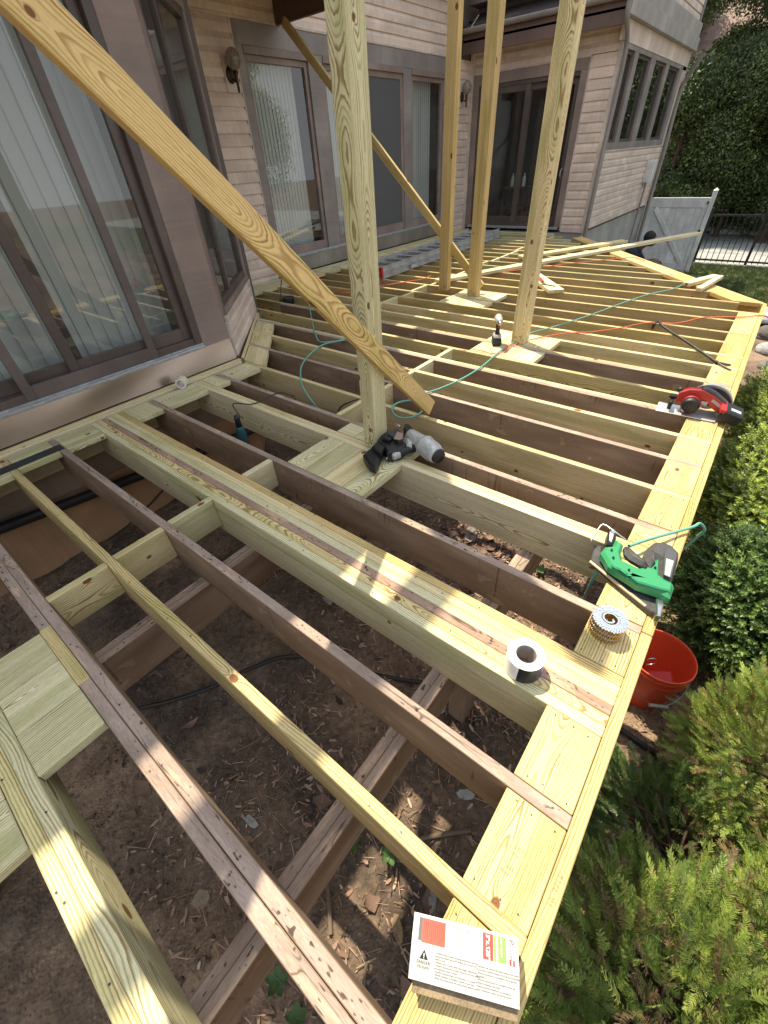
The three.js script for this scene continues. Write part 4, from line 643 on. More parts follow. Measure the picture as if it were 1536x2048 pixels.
// teal angle grinder hanging in the gap from its own cord
{
  const a = onZ(472, 832, -1.42), b = onZ(486, 884, -1.42); const t = thing('power_tool', 'dark teal corded grinder hanging by its cord between joists', 'power tool', [a.x, b.y, a.z]);
  const h = a.y - b.y; part('motor', lathe([[0, 0], [0.03, 0.002], [0.034, 0.02], [0.034, h * 0.45], [0.028, h * 0.6], [0.022, h * 0.62], [0, h * 0.62]], 20), tealP, t); part('grip', lathe([[0, 0], [0.023, 0], [0.02, h * 0.3], [0.014, h * 0.42], [0, h * 0.42]], 16).translate(0, h * 0.6, 0), blackP, t); part('gear_head', new THREE.SphereGeometry(0.034, 16, 12).scale(1, 0.8, 1.2), greyP, t); part('disc_guard', new THREE.CylinderGeometry(0.055, 0.055, 0.018, 28).rotateX(Math.PI / 2).translate(0, -0.02, 0.05), darkSteel, t);
  const cp = [V(a.x, b.y + h * 1.0, a.z), V(a.x - 0.005, -0.03, a.z - 0.03), onY(466, 808, 0.03), onY(505, 808, 0.008), onY(530, 797, 0.008), onY(562, 785, 0.008), onY(590, 793, -0.02)]; part('cord', tube(cp.map(p => p.clone().sub(t.position)), 0.0045, 60, 6), cordB, t);
}
// black clamp lamp head between the far joists by the bay
{
  const c = onY(578, 606, -0.03); const t = thing('work_light', 'round black work light head hanging between joists by the bay', 'work light', [c.x, -0.07, c.z]);
  part('housing', lathe([[0, 0], [0.05, 0.01], [0.075, 0.05], [0.078, 0.10], [0.07, 0.105], [0, 0.10]], 28), blackP, t); part('rim', new THREE.TorusGeometry(0.072, 0.008, 8, 28).rotateX(Math.PI / 2).translate(0, 0.104, 0), blackP, t); part('bracket', merge([bar([-0.08, 0.05, 0.0], [-0.13, 0.07, 0.03], 0.012), bar([-0.13, 0.07, 0.03], [-0.14, -0.06, 0.05], 0.009)]), darkSteel, t);
  part('cord', tube([[-0.12, 0.08, 0.02], [-0.18, 0.24, -0.08], [-0.26, 0.36, -0.25], [-0.22, 0.40, -0.5]], 0.006, 30, 6), cordB, t);
}
// cream plastic coupling on the flashing
{
  const q = onY(367, 764, 0.03); const t = thing('pipe_coupling', 'short cream plastic pipe coupling lying against the metal flashing', 'pipe fitting', [q.x, 0.042, q.z], 2.35);
  part('sleeve', lathe([[0.032, 0], [0.040, 0], [0.040, 0.07], [0.032, 0.07]], 30).rotateZ(Math.PI / 2), std({ color: lin(0.66, 0.60, 0.48), roughness: 0.5, side: THREE.DoubleSide }), t); part('flange', merge([0, 0.066].map(x => lathe([[0.032, 0], [0.043, 0], [0.043, 0.007], [0.032, 0.007]], 8).rotateZ(Math.PI / 2).translate(-x, 0, 0))), std({ color: lin(0.7, 0.66, 0.58), roughness: 0.5 }), t); part('liner', lathe([[0.0315, 0], [0.0315, 0.07]], 30).rotateZ(Math.PI / 2), std({ color: lin(0.7, 0.7, 0.7), roughness: 0.5, side: THREE.DoubleSide }), t);
}
// bucket with oddments
{
  const bx = 0.335, bz = -1.735, by = groundY(bx, bz) + 0.004, H = 0.345;
  const t = thing('bucket', 'red orange plastic bucket standing on mulch beside the deck', 'bucket', [bx, by, bz]);
  orangeP.side = THREE.DoubleSide; part('shell', lathe([[0, 0.004], [0.125, 0.004], [0.128, 0], [0.131, 0.01], [0.15, H - 0.09], [0.158, H - 0.085], [0.158, H - 0.075], [0.151, H - 0.07], [0.152, H - 0.04], [0.160, H - 0.035], [0.160, H - 0.025], [0.153, H - 0.02], [0.158, H - 0.006], [0.157, H], [0.151, H], [0.148, H - 0.02], [0.126, 0.012], [0, 0.012]], 48), orangeP, t);
  const arc = []; for (let k = 0; k <= 16; k++) { const a = Math.PI * (k / 16); arc.push(V(Math.cos(a) * 0.163, H - 0.05 - Math.sin(a) * 0.155, Math.sin(a) * 0.07 + 0.10 * Math.sin(a))); } const hd = part('bail', tube(arc, 0.0025, 60, 6), steel, t); hd.rotation.y = 0.5; const gp = part('bail_grip', bar([-0.045, H - 0.205, 0.172], [0.045, H - 0.205, 0.172], 0.010), whiteP, t); gp.rotation.y = 0.5;
  const c = document.createElement('canvas'); c.width = 256; c.height = 96; const g = c.getContext('2d'); g.fillStyle = '#d8361b'; g.fillRect(0, 0, 256, 96); g.fillStyle = '#2b1412'; for (let i = 0; i < 7; i++) g.fillRect(10 + i * 36, 20, 22, 52); const tx = new THREE.CanvasTexture(c); tx.colorSpace = THREE.SRGBColorSpace;
  part('printed_band', new THREE.CylinderGeometry(0.1455, 0.1375, 0.08, 40, 1, true, 0.1, 1.5).translate(0, 0.17, 0), std({ map: tx, roughness: 0.5 }), t);
  const r = solo('tool_case', cbox(0.12, 0.05, 0.07, 0.008), redP, 'bright red plastic case inside the bucket', 'case'); r.position.set(bx + 0.035, by + 0.235, bz + 0.06); r.rotation.set(0.4, 0.5, 0.25);
  const k = thing('clamp', 'black tool with wire loop inside the red bucket', 'tool', [bx - 0.06, by + 0.02, bz + 0.01]); const kb = part('body', cbox(0.06, 0.27, 0.05, 0.008), blackP, k); kb.position.set(0, 0.135, 0); kb.rotation.z = 0.2; part('loop', new THREE.TorusGeometry(0.03, 0.003, 6, 24).rotateY(0.6).translate(0.03, 0.27, 0.02), steel, k);
}
// hoses and cords
const path = (pts, y = 0.011) => pts.map(p => onY(p[0], p[1], p[2] ?? y));
solo('air_hose', tube(path([[606, 560, 0.05], [618, 610, 0.012], [624, 640, -0.02], [631, 668, 0.012], [642, 684], [668, 683], [692, 678], [720, 676]]), 0.0065, 90, 8), hoseG, 'short green hose run curling out of the gap beside the bay', 'hose');
solo('air_hose', tube(path([[690, 680, 0.012], [650, 688], [625, 704], [605, 728], [601, 750], [606, 775], [622, 800, -0.02], [640, 822, -0.12], [650, 840, -0.3]]), 0.0065, 100, 8), hoseG, 'green hose looping left of the thick post and dropping into a gap', 'hose');
solo('air_hose', tube(path([[826, 800], [800, 804], [786, 812], [784, 822], [796, 834], [815, 836], [838, 828], [852, 806, 0.02], [850, 788], [880, 777], [925, 757], [965, 732], [995, 706], [1012, 694], [1030, 684], [1056, 668], [1095, 657], [1148, 641], [1200, 623], [1245, 606], [1300, 588], [1345, 578], [1372, 566], [1396, 556, 0.03], [1404, 554, 0.04]]), 0.0065, 260, 8), hoseG, 'long green air hose snaking across the joists to the far corner', 'hose');
solo('air_hose', tube([onY(1258, 1092, 0.05), onY(1300, 1078, 0.04), onY(1350, 1064, 0.025), onY(1388, 1053, 0.02), onY(1400, 1047, 0.006), ...[[0.028, -0.03, -0.01], [0.022, -0.09, -0.03], [-0.01, -0.25, -0.05], [-0.04, -0.6, -0.06], [-0.06, -0.98, 0.0]].map(q => { const e = onY(1400, 1047, 0); return V(Math.max(e.x, 0.178) + q[0], q[1], e.z + q[2]); })], 0.0065, 90, 8), hoseG, 'green hose bending over the rim edge behind the green nail gun', 'hose');
solo('air_hose', tube(path([[1200, 1130, 0.02], [1190, 1150, -0.03], [1178, 1175, -0.14], [1169, 1196, -0.28], [1166, 1215, -0.5]]), 0.0065, 40, 8), hoseG, 'green hose dropping below the green nail gun into the gap', 'hose');
solo('extension_cord', tube(path([[1006, 700, 0.012], [1030, 688, 0.012], [1055, 681], [1090, 673], [1130, 667], [1190, 663], [1240, 656], [1290, 646], [1318, 645], [1345, 647], [1372, 643], [1400, 636], [1428, 634], [1462, 634], [1490, 634], [1516, 631], [1530, 632, 0.004], [1540, 640, -0.06]], 0.009), 0.005, 220, 8), cordO, 'orange extension cord running from a post base over the rim', 'cord');
solo('extension_cord', tube(path([[640, 590, 0.01], [668, 584], [690, 586], [735, 576], [780, 569], [815, 563], [845, 558, 0.01], [862, 551, 0.02]], 0.009), 0.005, 90, 8), cordO, 'orange cord running behind the thick post towards the loose board', 'cord');
solo('extension_cord', tube(path([[1000, 545, 0.01], [1035, 540], [1062, 536, 0.012], [1090, 534], [1130, 528], [1172, 524], [1215, 519], [1240, 517], [1262, 514], [1290, 521]], 0.009), 0.005, 110, 8), cordO, 'orange cord running beside the loose boards to the deck corner', 'cord');
solo('extension_cord', tube([onY(893, 662, 0.01), onY(894, 668, -0.02), onY(895, 676, -0.08), onY(895, 690, -0.2)], 0.005, 30, 8), cordO, 'short orange cord hanging down between joists', 'cord');
solo('extension_cord', tube(path([[945, 698], [965, 702], [985, 707], [1000, 706], [1014, 700], [1020, 690, 0.016]], 0.009), 0.004, 60, 6), cordO, 'thin orange cord looping at the upright drill', 'cord');
solo('extension_cord', tube([onY(628, 758, 0.01), onY(622, 766, -0.02), onY(622, 780, -0.1), onY(632, 810, -0.3), onY(640, 850, -0.6)], 0.0055, 40, 6), cordB, 'black cord hooked over a joist and dropping into the gap', 'cord');
solo('extension_cord', tube([onY(676, 822, -0.1), onY(684, 812, -0.04), onY(700, 804, 0.004), onY(716, 798, 0.006)], 0.0055, 30, 6), cordB, 'short black cord end beside the thick post', 'cord');
const gnd = (u, v, o = 0.012) => { const p = onY(u, v, GY); p.y = groundY(p.x, p.z) + o; return p; };
solo('ground_cable', tube([[150, 1450], [270, 1421], [350, 1405], [430, 1378], [500, 1338], [560, 1318], [620, 1312], [700, 1330], [760, 1350], [840, 1362], [920, 1368], [1000, 1390]].map(p => gnd(...p)), 0.011, 120, 8), cordB, 'black cable lying across the soil under the deck', 'cable');
solo('drip_pipe', tube([[1225, 1445], [1270, 1482], [1305, 1504], [1345, 1527], [1400, 1560]].map(p => gnd(...p)), 0.016, 40, 8), cordB, 'black irrigation pipe on the mulch outside the rim', 'pipe');
solo('drain_pipe', tube([V(-3.455, -0.34, 1.4), V(-3.455, -0.44, 0.4), V(-3.455, -0.48, 0.02), V(-3.455, -0.545, -0.5), V(-3.455, -0.60, -0.98), V(-3.455, -0.66, -1.5), V(-3.455, -0.70, -2.05), V(-3.5, -0.73, -2.3)], 0.038, 80, 16), cordB, 'thick black drain pipe along the foundation wall', 'pipe');
solo('wall_wire', tube([V(-3.50, -0.62, -1.5), V(-3.505, -0.78, -1.2), V(-3.508, -0.98, -0.7), V(-3.508, -1.02, -0.45), V(-3.508, -1.05, -0.1)], 0.006, 40, 6), cordB, 'thin black wire sagging on the foundation wall', 'wire');

// ---------------------------------------------------------------- gate, fence, far things
{
  const t = thing('gate', 'white vinyl privacy gate with diagonal brace beside the wing', 'gate', [-2.36, -1.56, -15.5]); t.scale.set(0.86, 1.14, 1);
  const b = (n, lx, ly, lz, x, y, z, m = vinyl) => { const o = part(n, cbox(lx, ly, lz, 0.006), m, t); o.position.set(x, y, z); return o; };
  b('gate_post', 0.11, 1.62, 0.11, 0.85, 0.81, 0); const cap = part('post_cap', new THREE.ConeGeometry(0.088, 0.05, 4).rotateY(Math.PI / 4), vinyl, t); cap.position.set(0.85, 1.645, 0); b('gate_post', 0.11, 1.6, 0.11, -0.85, 0.80, 0);
  b('rail', 1.58, 0.19, 0.045, 0, 1.40, 0.0); b('rail', 1.58, 0.16, 0.045, 0, 0.13, 0.0); b('stile', 0.12, 1.11, 0.045, 0.73, 0.76, 0); b('stile', 0.12, 1.11, 0.045, -0.73, 0.76, 0);
  for (let k = 0; k < 8; k++) b('panel_board', 0.164, 1.12, 0.02, -0.588 + k * 0.168, 0.765, -0.004);
  const br = b('brace', 1.62, 0.10, 0.03, 0.0, 0.75, 0.022); br.rotation.z = -0.735;
  b('latch', 0.06, 0.08, 0.04, 0.80, 0.86, 0.06, blackIron); b('hinge', 0.09, 0.05, 0.02, 0.79, 1.40, 0.03, blackIron);
}
{
  const t = thing('metal_fence', 'black metal picket fence beyond the lawn', 'fence', [-1.80, -1.75, -18.05]); t.scale.setScalar(1.3);
  const top = 1.02; for (let k = 0; k < 6; k++) part('fence_post', cbox(0.055, 1.12, 0.055, 0.004), blackIron, t).position.set(k * 1.04, 0.56, 0);
  for (let k = 0; k < 5; k++) { for (const y of [0.10, 0.98]) part('rail', cbox(0.982, 0.035, 0.03, 0.003), blackIron, t).position.set(k * 1.04 + 0.52, y, 0); for (let j = 1; j < 9; j++) part('picket', cbox(0.016, 0.96, 0.016, 0.002), blackIron, t).position.set(k * 1.04 + j * 0.1155, 0.54, 0.023); }
  for (let k = 0; k < 6; k++) part('foot', cbox(0.10, 0.02, 0.10, 0.004), blackIron, t).position.set(k * 1.04, 0.01, 0);
}
structure('kerb', cbox(14, 0.12, 0.16, 0.01).translate(5.2, -1.76, -18.05), concrete);
{ // pale retaining wall behind the fence
  const t = thing('retaining_wall', 'low pale block wall behind the black fence', 'wall', [3.2, -1.76, -24.5]); for (let r = 0; r < 3; r++) for (let k = 0; k < 18; k++) part('block', cbox(0.59, 0.19, 0.2, 0.008), vinyl, t).position.set(-5.1 + k * 0.6 + (r % 2) * 0.3, 0.11 + r * 0.2, 0);
}
{ // neighbour's house with a pink shingle roof behind the trees
  const t = thing('neighbour_house', 'distant house with a pinkish shingle roof behind the trees', 'house', [-3, -1.78, -36]);
  part('wall', new THREE.BoxGeometry(16, 4.2, 8).translate(0, 2.1, 0), siding[0], t);
  const pr = [lin(0.48, 0.33, 0.28), lin(0.44, 0.30, 0.255), lin(0.51, 0.36, 0.31)].map(c => std({ map: grime, color: c, roughness: 0.9 }));
  for (let r = 0; r < 22; r++) { const o = part('shingle_course', cbox(17, 0.05, 0.36, 0.006), pr[r % 3], t); o.position.set(0, 4.2 + r * 0.235, 4.5 - r * 0.235); o.rotation.x = Math.PI / 4; }
  part('roof', prism([[-8.5, 4.4], [8.5, 4.4], [8.5, -4.4], [-8.5, -4.4]], 4.0, 4.15, 0), brownPaint, t);
}
// ---------------------------------------------------------------- vegetation
const leafMat = (o = {}) => phy({ roughness: 0.55, transmission: 0.28, thickness: 0, side: THREE.DoubleSide, ...o });
const leafStd = phy({ roughness: 0.5, side: THREE.DoubleSide, transmission: 0.3, thickness: 0 });
const M4 = new THREE.Matrix4(), Q4 = new THREE.Quaternion();
function basis(y, up, s, p) { const x = y.clone().cross(up).normalize(); if (!isFinite(x.x) || x.lengthSq() < 0.1) x.set(1, 0, 0); const z = x.clone().cross(y); return M4.makeBasis(x.multiplyScalar(s), y.clone().multiplyScalar(s), z.multiplyScalar(s)).setPosition(p); }
function needleSpray(L, n, nl, w) {                          // flat twig with two ranks of needles
  const P = [], q = (a, b, c) => P.push(a.x, a.y, a.z, b.x, b.y, b.z, c.x, c.y, c.z);
  for (let k = 0; k < n; k++) for (const s of [-1, 1]) {
    const y = L * (0.06 + 0.94 * k / n), ln = nl * (0.65 + 0.35 * Math.sin(Math.PI * (k / n * 0.8 + 0.2))) * rr(0.85, 1.15), a = 0.95 - 0.35 * k / n + rr(-0.12, 0.12), lift = rr(-0.15, 0.45);
    const d = V(s * Math.sin(a), Math.cos(a), lift).normalize(), e = V(Math.cos(a), -s * Math.sin(a), 0).multiplyScalar(w / 2), o = V(0, y, 0);
    const A = o.clone().add(e), B = o.clone().sub(e), m = o.clone().addScaledVector(d, ln * 0.6), C = m.clone().add(e).add(V(0, 0, w * 0.3)), D_ = m.clone().sub(e).add(V(0, 0, w * 0.3)), E = o.clone().addScaledVector(d, ln); q(A, B, D_); q(A, D_, C); q(C, D_, E);
  }
  for (let k = 0; k < 2; k++) { const e = k ? V(0.0012, 0, 0) : V(0, 0, 0.0012), t = V(0, L, 0); q(e, e.clone().negate(), t); }
  const g = new THREE.BufferGeometry(); g.setAttribute('position', new THREE.Float32BufferAttribute(P, 3)); g.computeVertexNormals(); return g;
}
function leafSpray(L, n, ll, w) {                                 // twig with small oval leaves
  const P = [], q = (...a) => a.forEach(v => P.push(v.x, v.y, v.z));
  for (let k = 0; k < n; k++) { const o = V(0, L * (0.1 + 0.9 * k / n), 0), a = k * 2.4 + rr(-0.4, 0.4), d = V(Math.cos(a), rr(0.4, 1.1), Math.sin(a)).normalize(), e = d.clone().cross(V(0, 1, 0)).normalize().multiplyScalar(w / 2), l = ll * rr(0.8, 1.2), m = o.clone().addScaledVector(d, l * 0.5).add(V(0, -0.001, 0)), t = o.clone().addScaledVector(d, l); q(o, m.clone().add(e), m.clone().sub(e)); q(m.clone().add(e), t, m.clone().sub(e)); }
  const g = new THREE.BufferGeometry(); g.setAttribute('position', new THREE.Float32BufferAttribute(P, 3)); g.computeVertexNormals(); return g;
}
const sprayC = leafSpray(0.05, 16, 0.019, 0.0085);
const sprayA = needleSpray(0.095, 15, 0.021, 0.0030), sprayB = needleSpray(0.055, 9, 0.014, 0.0030);
const barkM = std({ color: lin(0.16, 0.095, 0.06), roughness: 0.9, map: grain });
function bush(label, c, r, n, spray, opts = {}) {
  const gy = groundY(c[0], c[2]), t = thing('yew_bush', label, 'bush', [c[0], gy, c[2]], 0, 'evergreen bushes beside the deck');
  const cy = c[1] - gy, lump = opts.lump ?? 0.28, cols = opts.cols ?? [[0.18, 0.235, 0.035], [0.29, 0.35, 0.05], [0.09, 0.135, 0.024]];
  const R = d => 1 + lump * (fbm(d.x * 1.7 + 20 + c[0] * 3, d.y * 1.7 + d.z * 2.1 + 40, 0, 3) - 0.45) * 2.4;
  const im = new THREE.InstancedMesh(spray, leafStd, n); im.name = 'foliage'; im.userData.kind = 'stuff'; sh(im); const col = new THREE.Color();
  for (let i = 0; i < n; i++) {
    let d; do { d = V(rr(-1, 1), rr(-0.75, 1), rr(-1, 1)); } while (d.lengthSq() > 1 || d.lengthSq() < 0.02); d.normalize();
    const k = R(d) * (i % 5 === 0 ? rr(0.45, 0.8) : rr(0.78, 1.0)), p = V(d.x * r[0] * k, cy + d.y * r[1] * k, d.z * r[2] * k); if (p.y < 0.04) p.y = rr(0.04, 0.2);
    const g = d.clone().multiplyScalar(1).add(V(rr(-0.6, 0.6), rr(-0.1, 0.9) * (opts.up ?? 1), rr(-0.6, 0.6))).normalize();
    im.setMatrixAt(i, basis(g, V(rr(-0.5, 0.5) + d.x * 0.4, 1, rr(-0.5, 0.5) + d.z * 0.4).normalize(), rr(0.7, 1.25) * (opts.s ?? 1), p));
    const q = cols[Math.min(cols.length - 1, Math.floor(Math.pow(rnd(), 1.1) * cols.length))], f = rr(0.95, 1.5); im.setColorAt(i, col.setRGB(q[0] * f, q[1] * f, q[2] * f));
  }
  t.add(im);
  for (let k = 0; k < (opts.br ?? 9); k++) { const a = rr(0, 6.28), e = V(Math.cos(a) * r[0] * rr(0.4, 0.85), cy + r[1] * rr(0.1, 0.75), Math.sin(a) * r[2] * rr(0.4, 0.85)); part('branch', tube([V(rr(-0.05, 0.05), -0.05, rr(-0.05, 0.05)), V(e.x * 0.3, e.y * 0.5, e.z * 0.3 + rr(-0.05, 0.05)), V(e.x * 0.75 + rr(-0.05, 0.05), e.y * 0.85, e.z * 0.75), e], rr(0.004, 0.009), 24, 6), barkM, t); }
  return t;
}
const bright = [[0.20, 0.27, 0.045], [0.28, 0.34, 0.06], [0.11, 0.17, 0.03], [0.30, 0.34, 0.08], [0.20, 0.13, 0.06]];
bush('clipped dense hedge bush hugging the rim beside the circular saw', [0.78, -0.60, -3.35], [0.60, 0.40, 0.85], 13000, sprayC, { s: 1.1, lump: 0.2 });
bush('dense hedge bush at the far end of the rim near the stones', [0.86, -0.64, -4.9], [0.62, 0.40, 0.80], 8000, sprayC, { s: 1.15, lump: 0.2 });
bush('dark hedge bush beside the green nail gun', [0.79, -0.68, -2.36], [0.52, 0.42, 0.45], 9000, sprayC, { s: 1.1, cols: [[0.07, 0.13, 0.025], [0.12, 0.19, 0.035], [0.045, 0.085, 0.018]] });
bush('bright yellow green yew bush past the bucket', [0.90, -0.66, -1.42], [0.44, 0.36, 0.34], 4200, sprayA, { cols: bright, s: 0.8 });
bush('sprawling feathery light green yew nearest the carton end of the rim', [0.66, -0.72, -0.42], [0.46, 0.40, 0.40], 4200, sprayA, { cols: [[0.16, 0.23, 0.045], [0.22, 0.29, 0.06], [0.11, 0.17, 0.035], [0.26, 0.31, 0.07], [0.17, 0.11, 0.06]], s: 0.95, lump: 0.45, br: 14 });
bush('sparse straggly yew with bare pinkish branches outside the rim', [0.62, -0.82, -0.98], [0.42, 0.22, 0.26], 1000, sprayA, { s: 0.95, lump: 0.5, br: 22, cols: [[0.08, 0.13, 0.03], [0.05, 0.09, 0.02], [0.12, 0.17, 0.04]] });
bush('yew bush leaning past the frame beside the straggly yew', [1.02, -0.62, -0.80], [0.34, 0.38, 0.38], 3000, sprayA, { cols: bright, s: 0.95 });
// broadleaf trees
function leafCluster(n, R, l) { const P = []; for (let k = 0; k < n; k++) { const p = V(rr(-1, 1), rr(-1, 1), rr(-1, 1)).multiplyScalar(R), a = V(rr(-1, 1), rr(-1, 1), rr(-1, 1)).normalize(), b = a.clone().cross(V(rr(-1, 1), rr(-1, 1), rr(-1, 1))).normalize(), s = l * rr(0.7, 1.3); const A = p, B = p.clone().addScaledVector(a, s * 0.5).addScaledVector(b, s * 0.26), C = p.clone().addScaledVector(a, s), E = p.clone().addScaledVector(a, s * 0.5).addScaledVector(b, -s * 0.26); for (const t of [A, B, C, A, C, E]) P.push(t.x, t.y, t.z); } const g = new THREE.BufferGeometry(); g.setAttribute('position', new THREE.Float32BufferAttribute(P, 3)); g.computeVertexNormals(); return g; }
const clus = [leafCluster(30, 0.21, 0.085), leafCluster(30, 0.25, 0.10)];
function tree(label, x, z, h, cr, n, tone = 1, base = 0.15) {
  if (z < -15) { x *= 1.3; z *= 1.3; h *= 1.32; cr *= 1.3; n = Math.round(n * 1.3); }
  const t = thing('tree', label, 'tree', [x, groundY(x, z) - 0.02, z], 0, 'trees beyond the deck');
  part('trunk', lathe([[h * 0.028, -0.1], [h * 0.02, 0.3], [h * 0.014, h * 0.5], [h * 0.006, h * 0.9], [0, h * 0.92]], 12), barkM, t);
  const lobes = []; for (let k = 0; k < 9; k++) { const a = rr(0, 6.28), y = h * (base + 0.12 + (1 - base - 0.15) * rr(0, 1)), q = cr * rr(0.2, 0.75) * (1.15 - y / h * 0.6); lobes.push([V(Math.cos(a) * q, y, Math.sin(a) * q), cr * rr(0.38, 0.62)]); }
  for (const [p, r] of lobes) part('limb', bar([0, p.y * 0.72, 0], [p.x, p.y, p.z], h * 0.007, 7, 0.012), barkM, t);
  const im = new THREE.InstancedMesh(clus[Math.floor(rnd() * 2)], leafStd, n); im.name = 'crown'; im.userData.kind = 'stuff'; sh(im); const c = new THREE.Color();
  for (let i = 0; i < n; i++) { const [p, r] = lobes[i % lobes.length]; let d; do { d = V(rr(-1, 1), rr(-1, 1), rr(-1, 1)); } while (d.lengthSq() > 1); const k = 0.55 + 0.45 * rnd(); d.normalize().multiplyScalar(r * k); im.setMatrixAt(i, M4.compose(V(p.x + d.x, Math.max(0.25, p.y + d.y * 0.85), p.z + d.z), Q4.setFromEuler(new THREE.Euler(rr(0, 6), rr(0, 6), rr(0, 6))), V(1, 1, 1).multiplyScalar(rr(0.7, 1.3)))); const f = (rnd() < 0.25 ? rr(1.3, 2.2) : rr(0.55, 1.1)) * tone; im.setColorAt(i, c.setRGB(0.10 * f, 0.145 * f, 0.035 * f)); }  // some clusters tinted brighter: sunlit patches put into the leaf colour
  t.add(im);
}
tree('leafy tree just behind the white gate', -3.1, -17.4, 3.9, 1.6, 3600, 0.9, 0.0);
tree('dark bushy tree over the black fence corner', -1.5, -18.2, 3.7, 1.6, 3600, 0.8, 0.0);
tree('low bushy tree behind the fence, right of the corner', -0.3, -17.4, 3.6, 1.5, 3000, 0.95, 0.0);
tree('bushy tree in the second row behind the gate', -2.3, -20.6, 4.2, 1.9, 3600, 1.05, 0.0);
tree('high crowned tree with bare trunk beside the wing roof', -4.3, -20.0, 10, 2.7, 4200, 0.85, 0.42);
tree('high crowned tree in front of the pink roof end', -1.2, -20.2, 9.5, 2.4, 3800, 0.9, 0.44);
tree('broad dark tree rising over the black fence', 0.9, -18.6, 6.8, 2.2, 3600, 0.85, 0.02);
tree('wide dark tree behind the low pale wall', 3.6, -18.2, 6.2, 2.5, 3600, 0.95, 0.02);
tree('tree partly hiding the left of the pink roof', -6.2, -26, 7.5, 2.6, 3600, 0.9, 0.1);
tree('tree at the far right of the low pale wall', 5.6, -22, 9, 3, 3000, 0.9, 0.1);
// trees standing across the yard, seen mirrored in the glass
tree('yard tree mirrored in the wing door glass', -6.0, 13.0, 9, 3.4, 2600, 1.0, 0.1); tree('second yard tree mirrored in the wing door glass', -1.0, 14.5, 9.5, 3.4, 2600, 1.0, 0.1); tree('yard tree across the lawn mirrored in the near patio door', 9.0, -1.0, 8.0, 3.0, 2600, 1.0, 0.1); tree('yard tree across the lawn mirrored in the wing windows', 8.0, -14.5, 9.0, 3.2, 2800, 1.0, 0.1);
// lawn blades
{
  const P = []; for (let k = 0; k < 7; k++) { const a = rr(0, 6.28), h = rr(0.04, 0.08), x = rr(-0.03, 0.03), z = rr(-0.03, 0.03), w = 0.003, l = rr(0.01, 0.03); const A = [x - w, 0, z], B = [x + w, 0, z], C = [x + Math.cos(a) * l, h, z + Math.sin(a) * l]; P.push(...A, ...B, ...C); } const g = new THREE.BufferGeometry(); g.setAttribute('position', new THREE.Float32BufferAttribute(P, 3)); g.computeVertexNormals();
  const N = 16000, im = new THREE.InstancedMesh(g, leafStd, N), c = new THREE.Color(); for (let i = 0; i < N; i++) { const x = rr(-3.0, 4.0), z = rr(-17.9, -9.1); im.setMatrixAt(i, M4.compose(V(x, GY + 0.012 - 0.082 * (-9 - z), z), Q4.setFromEuler(new THREE.Euler(0, rr(0, 6), 0)), V(1, rr(0.7, 1.3), 1))); const f = rr(0.7, 1.3); im.setColorAt(i, c.setRGB(0.07 * f, 0.11 * f, 0.025 * f)); }
  im.name = 'grass'; im.userData = { label: 'short green lawn grass inside the black fence', category: 'grass', kind: 'stuff' }; sh(im); scene.add(im);
}
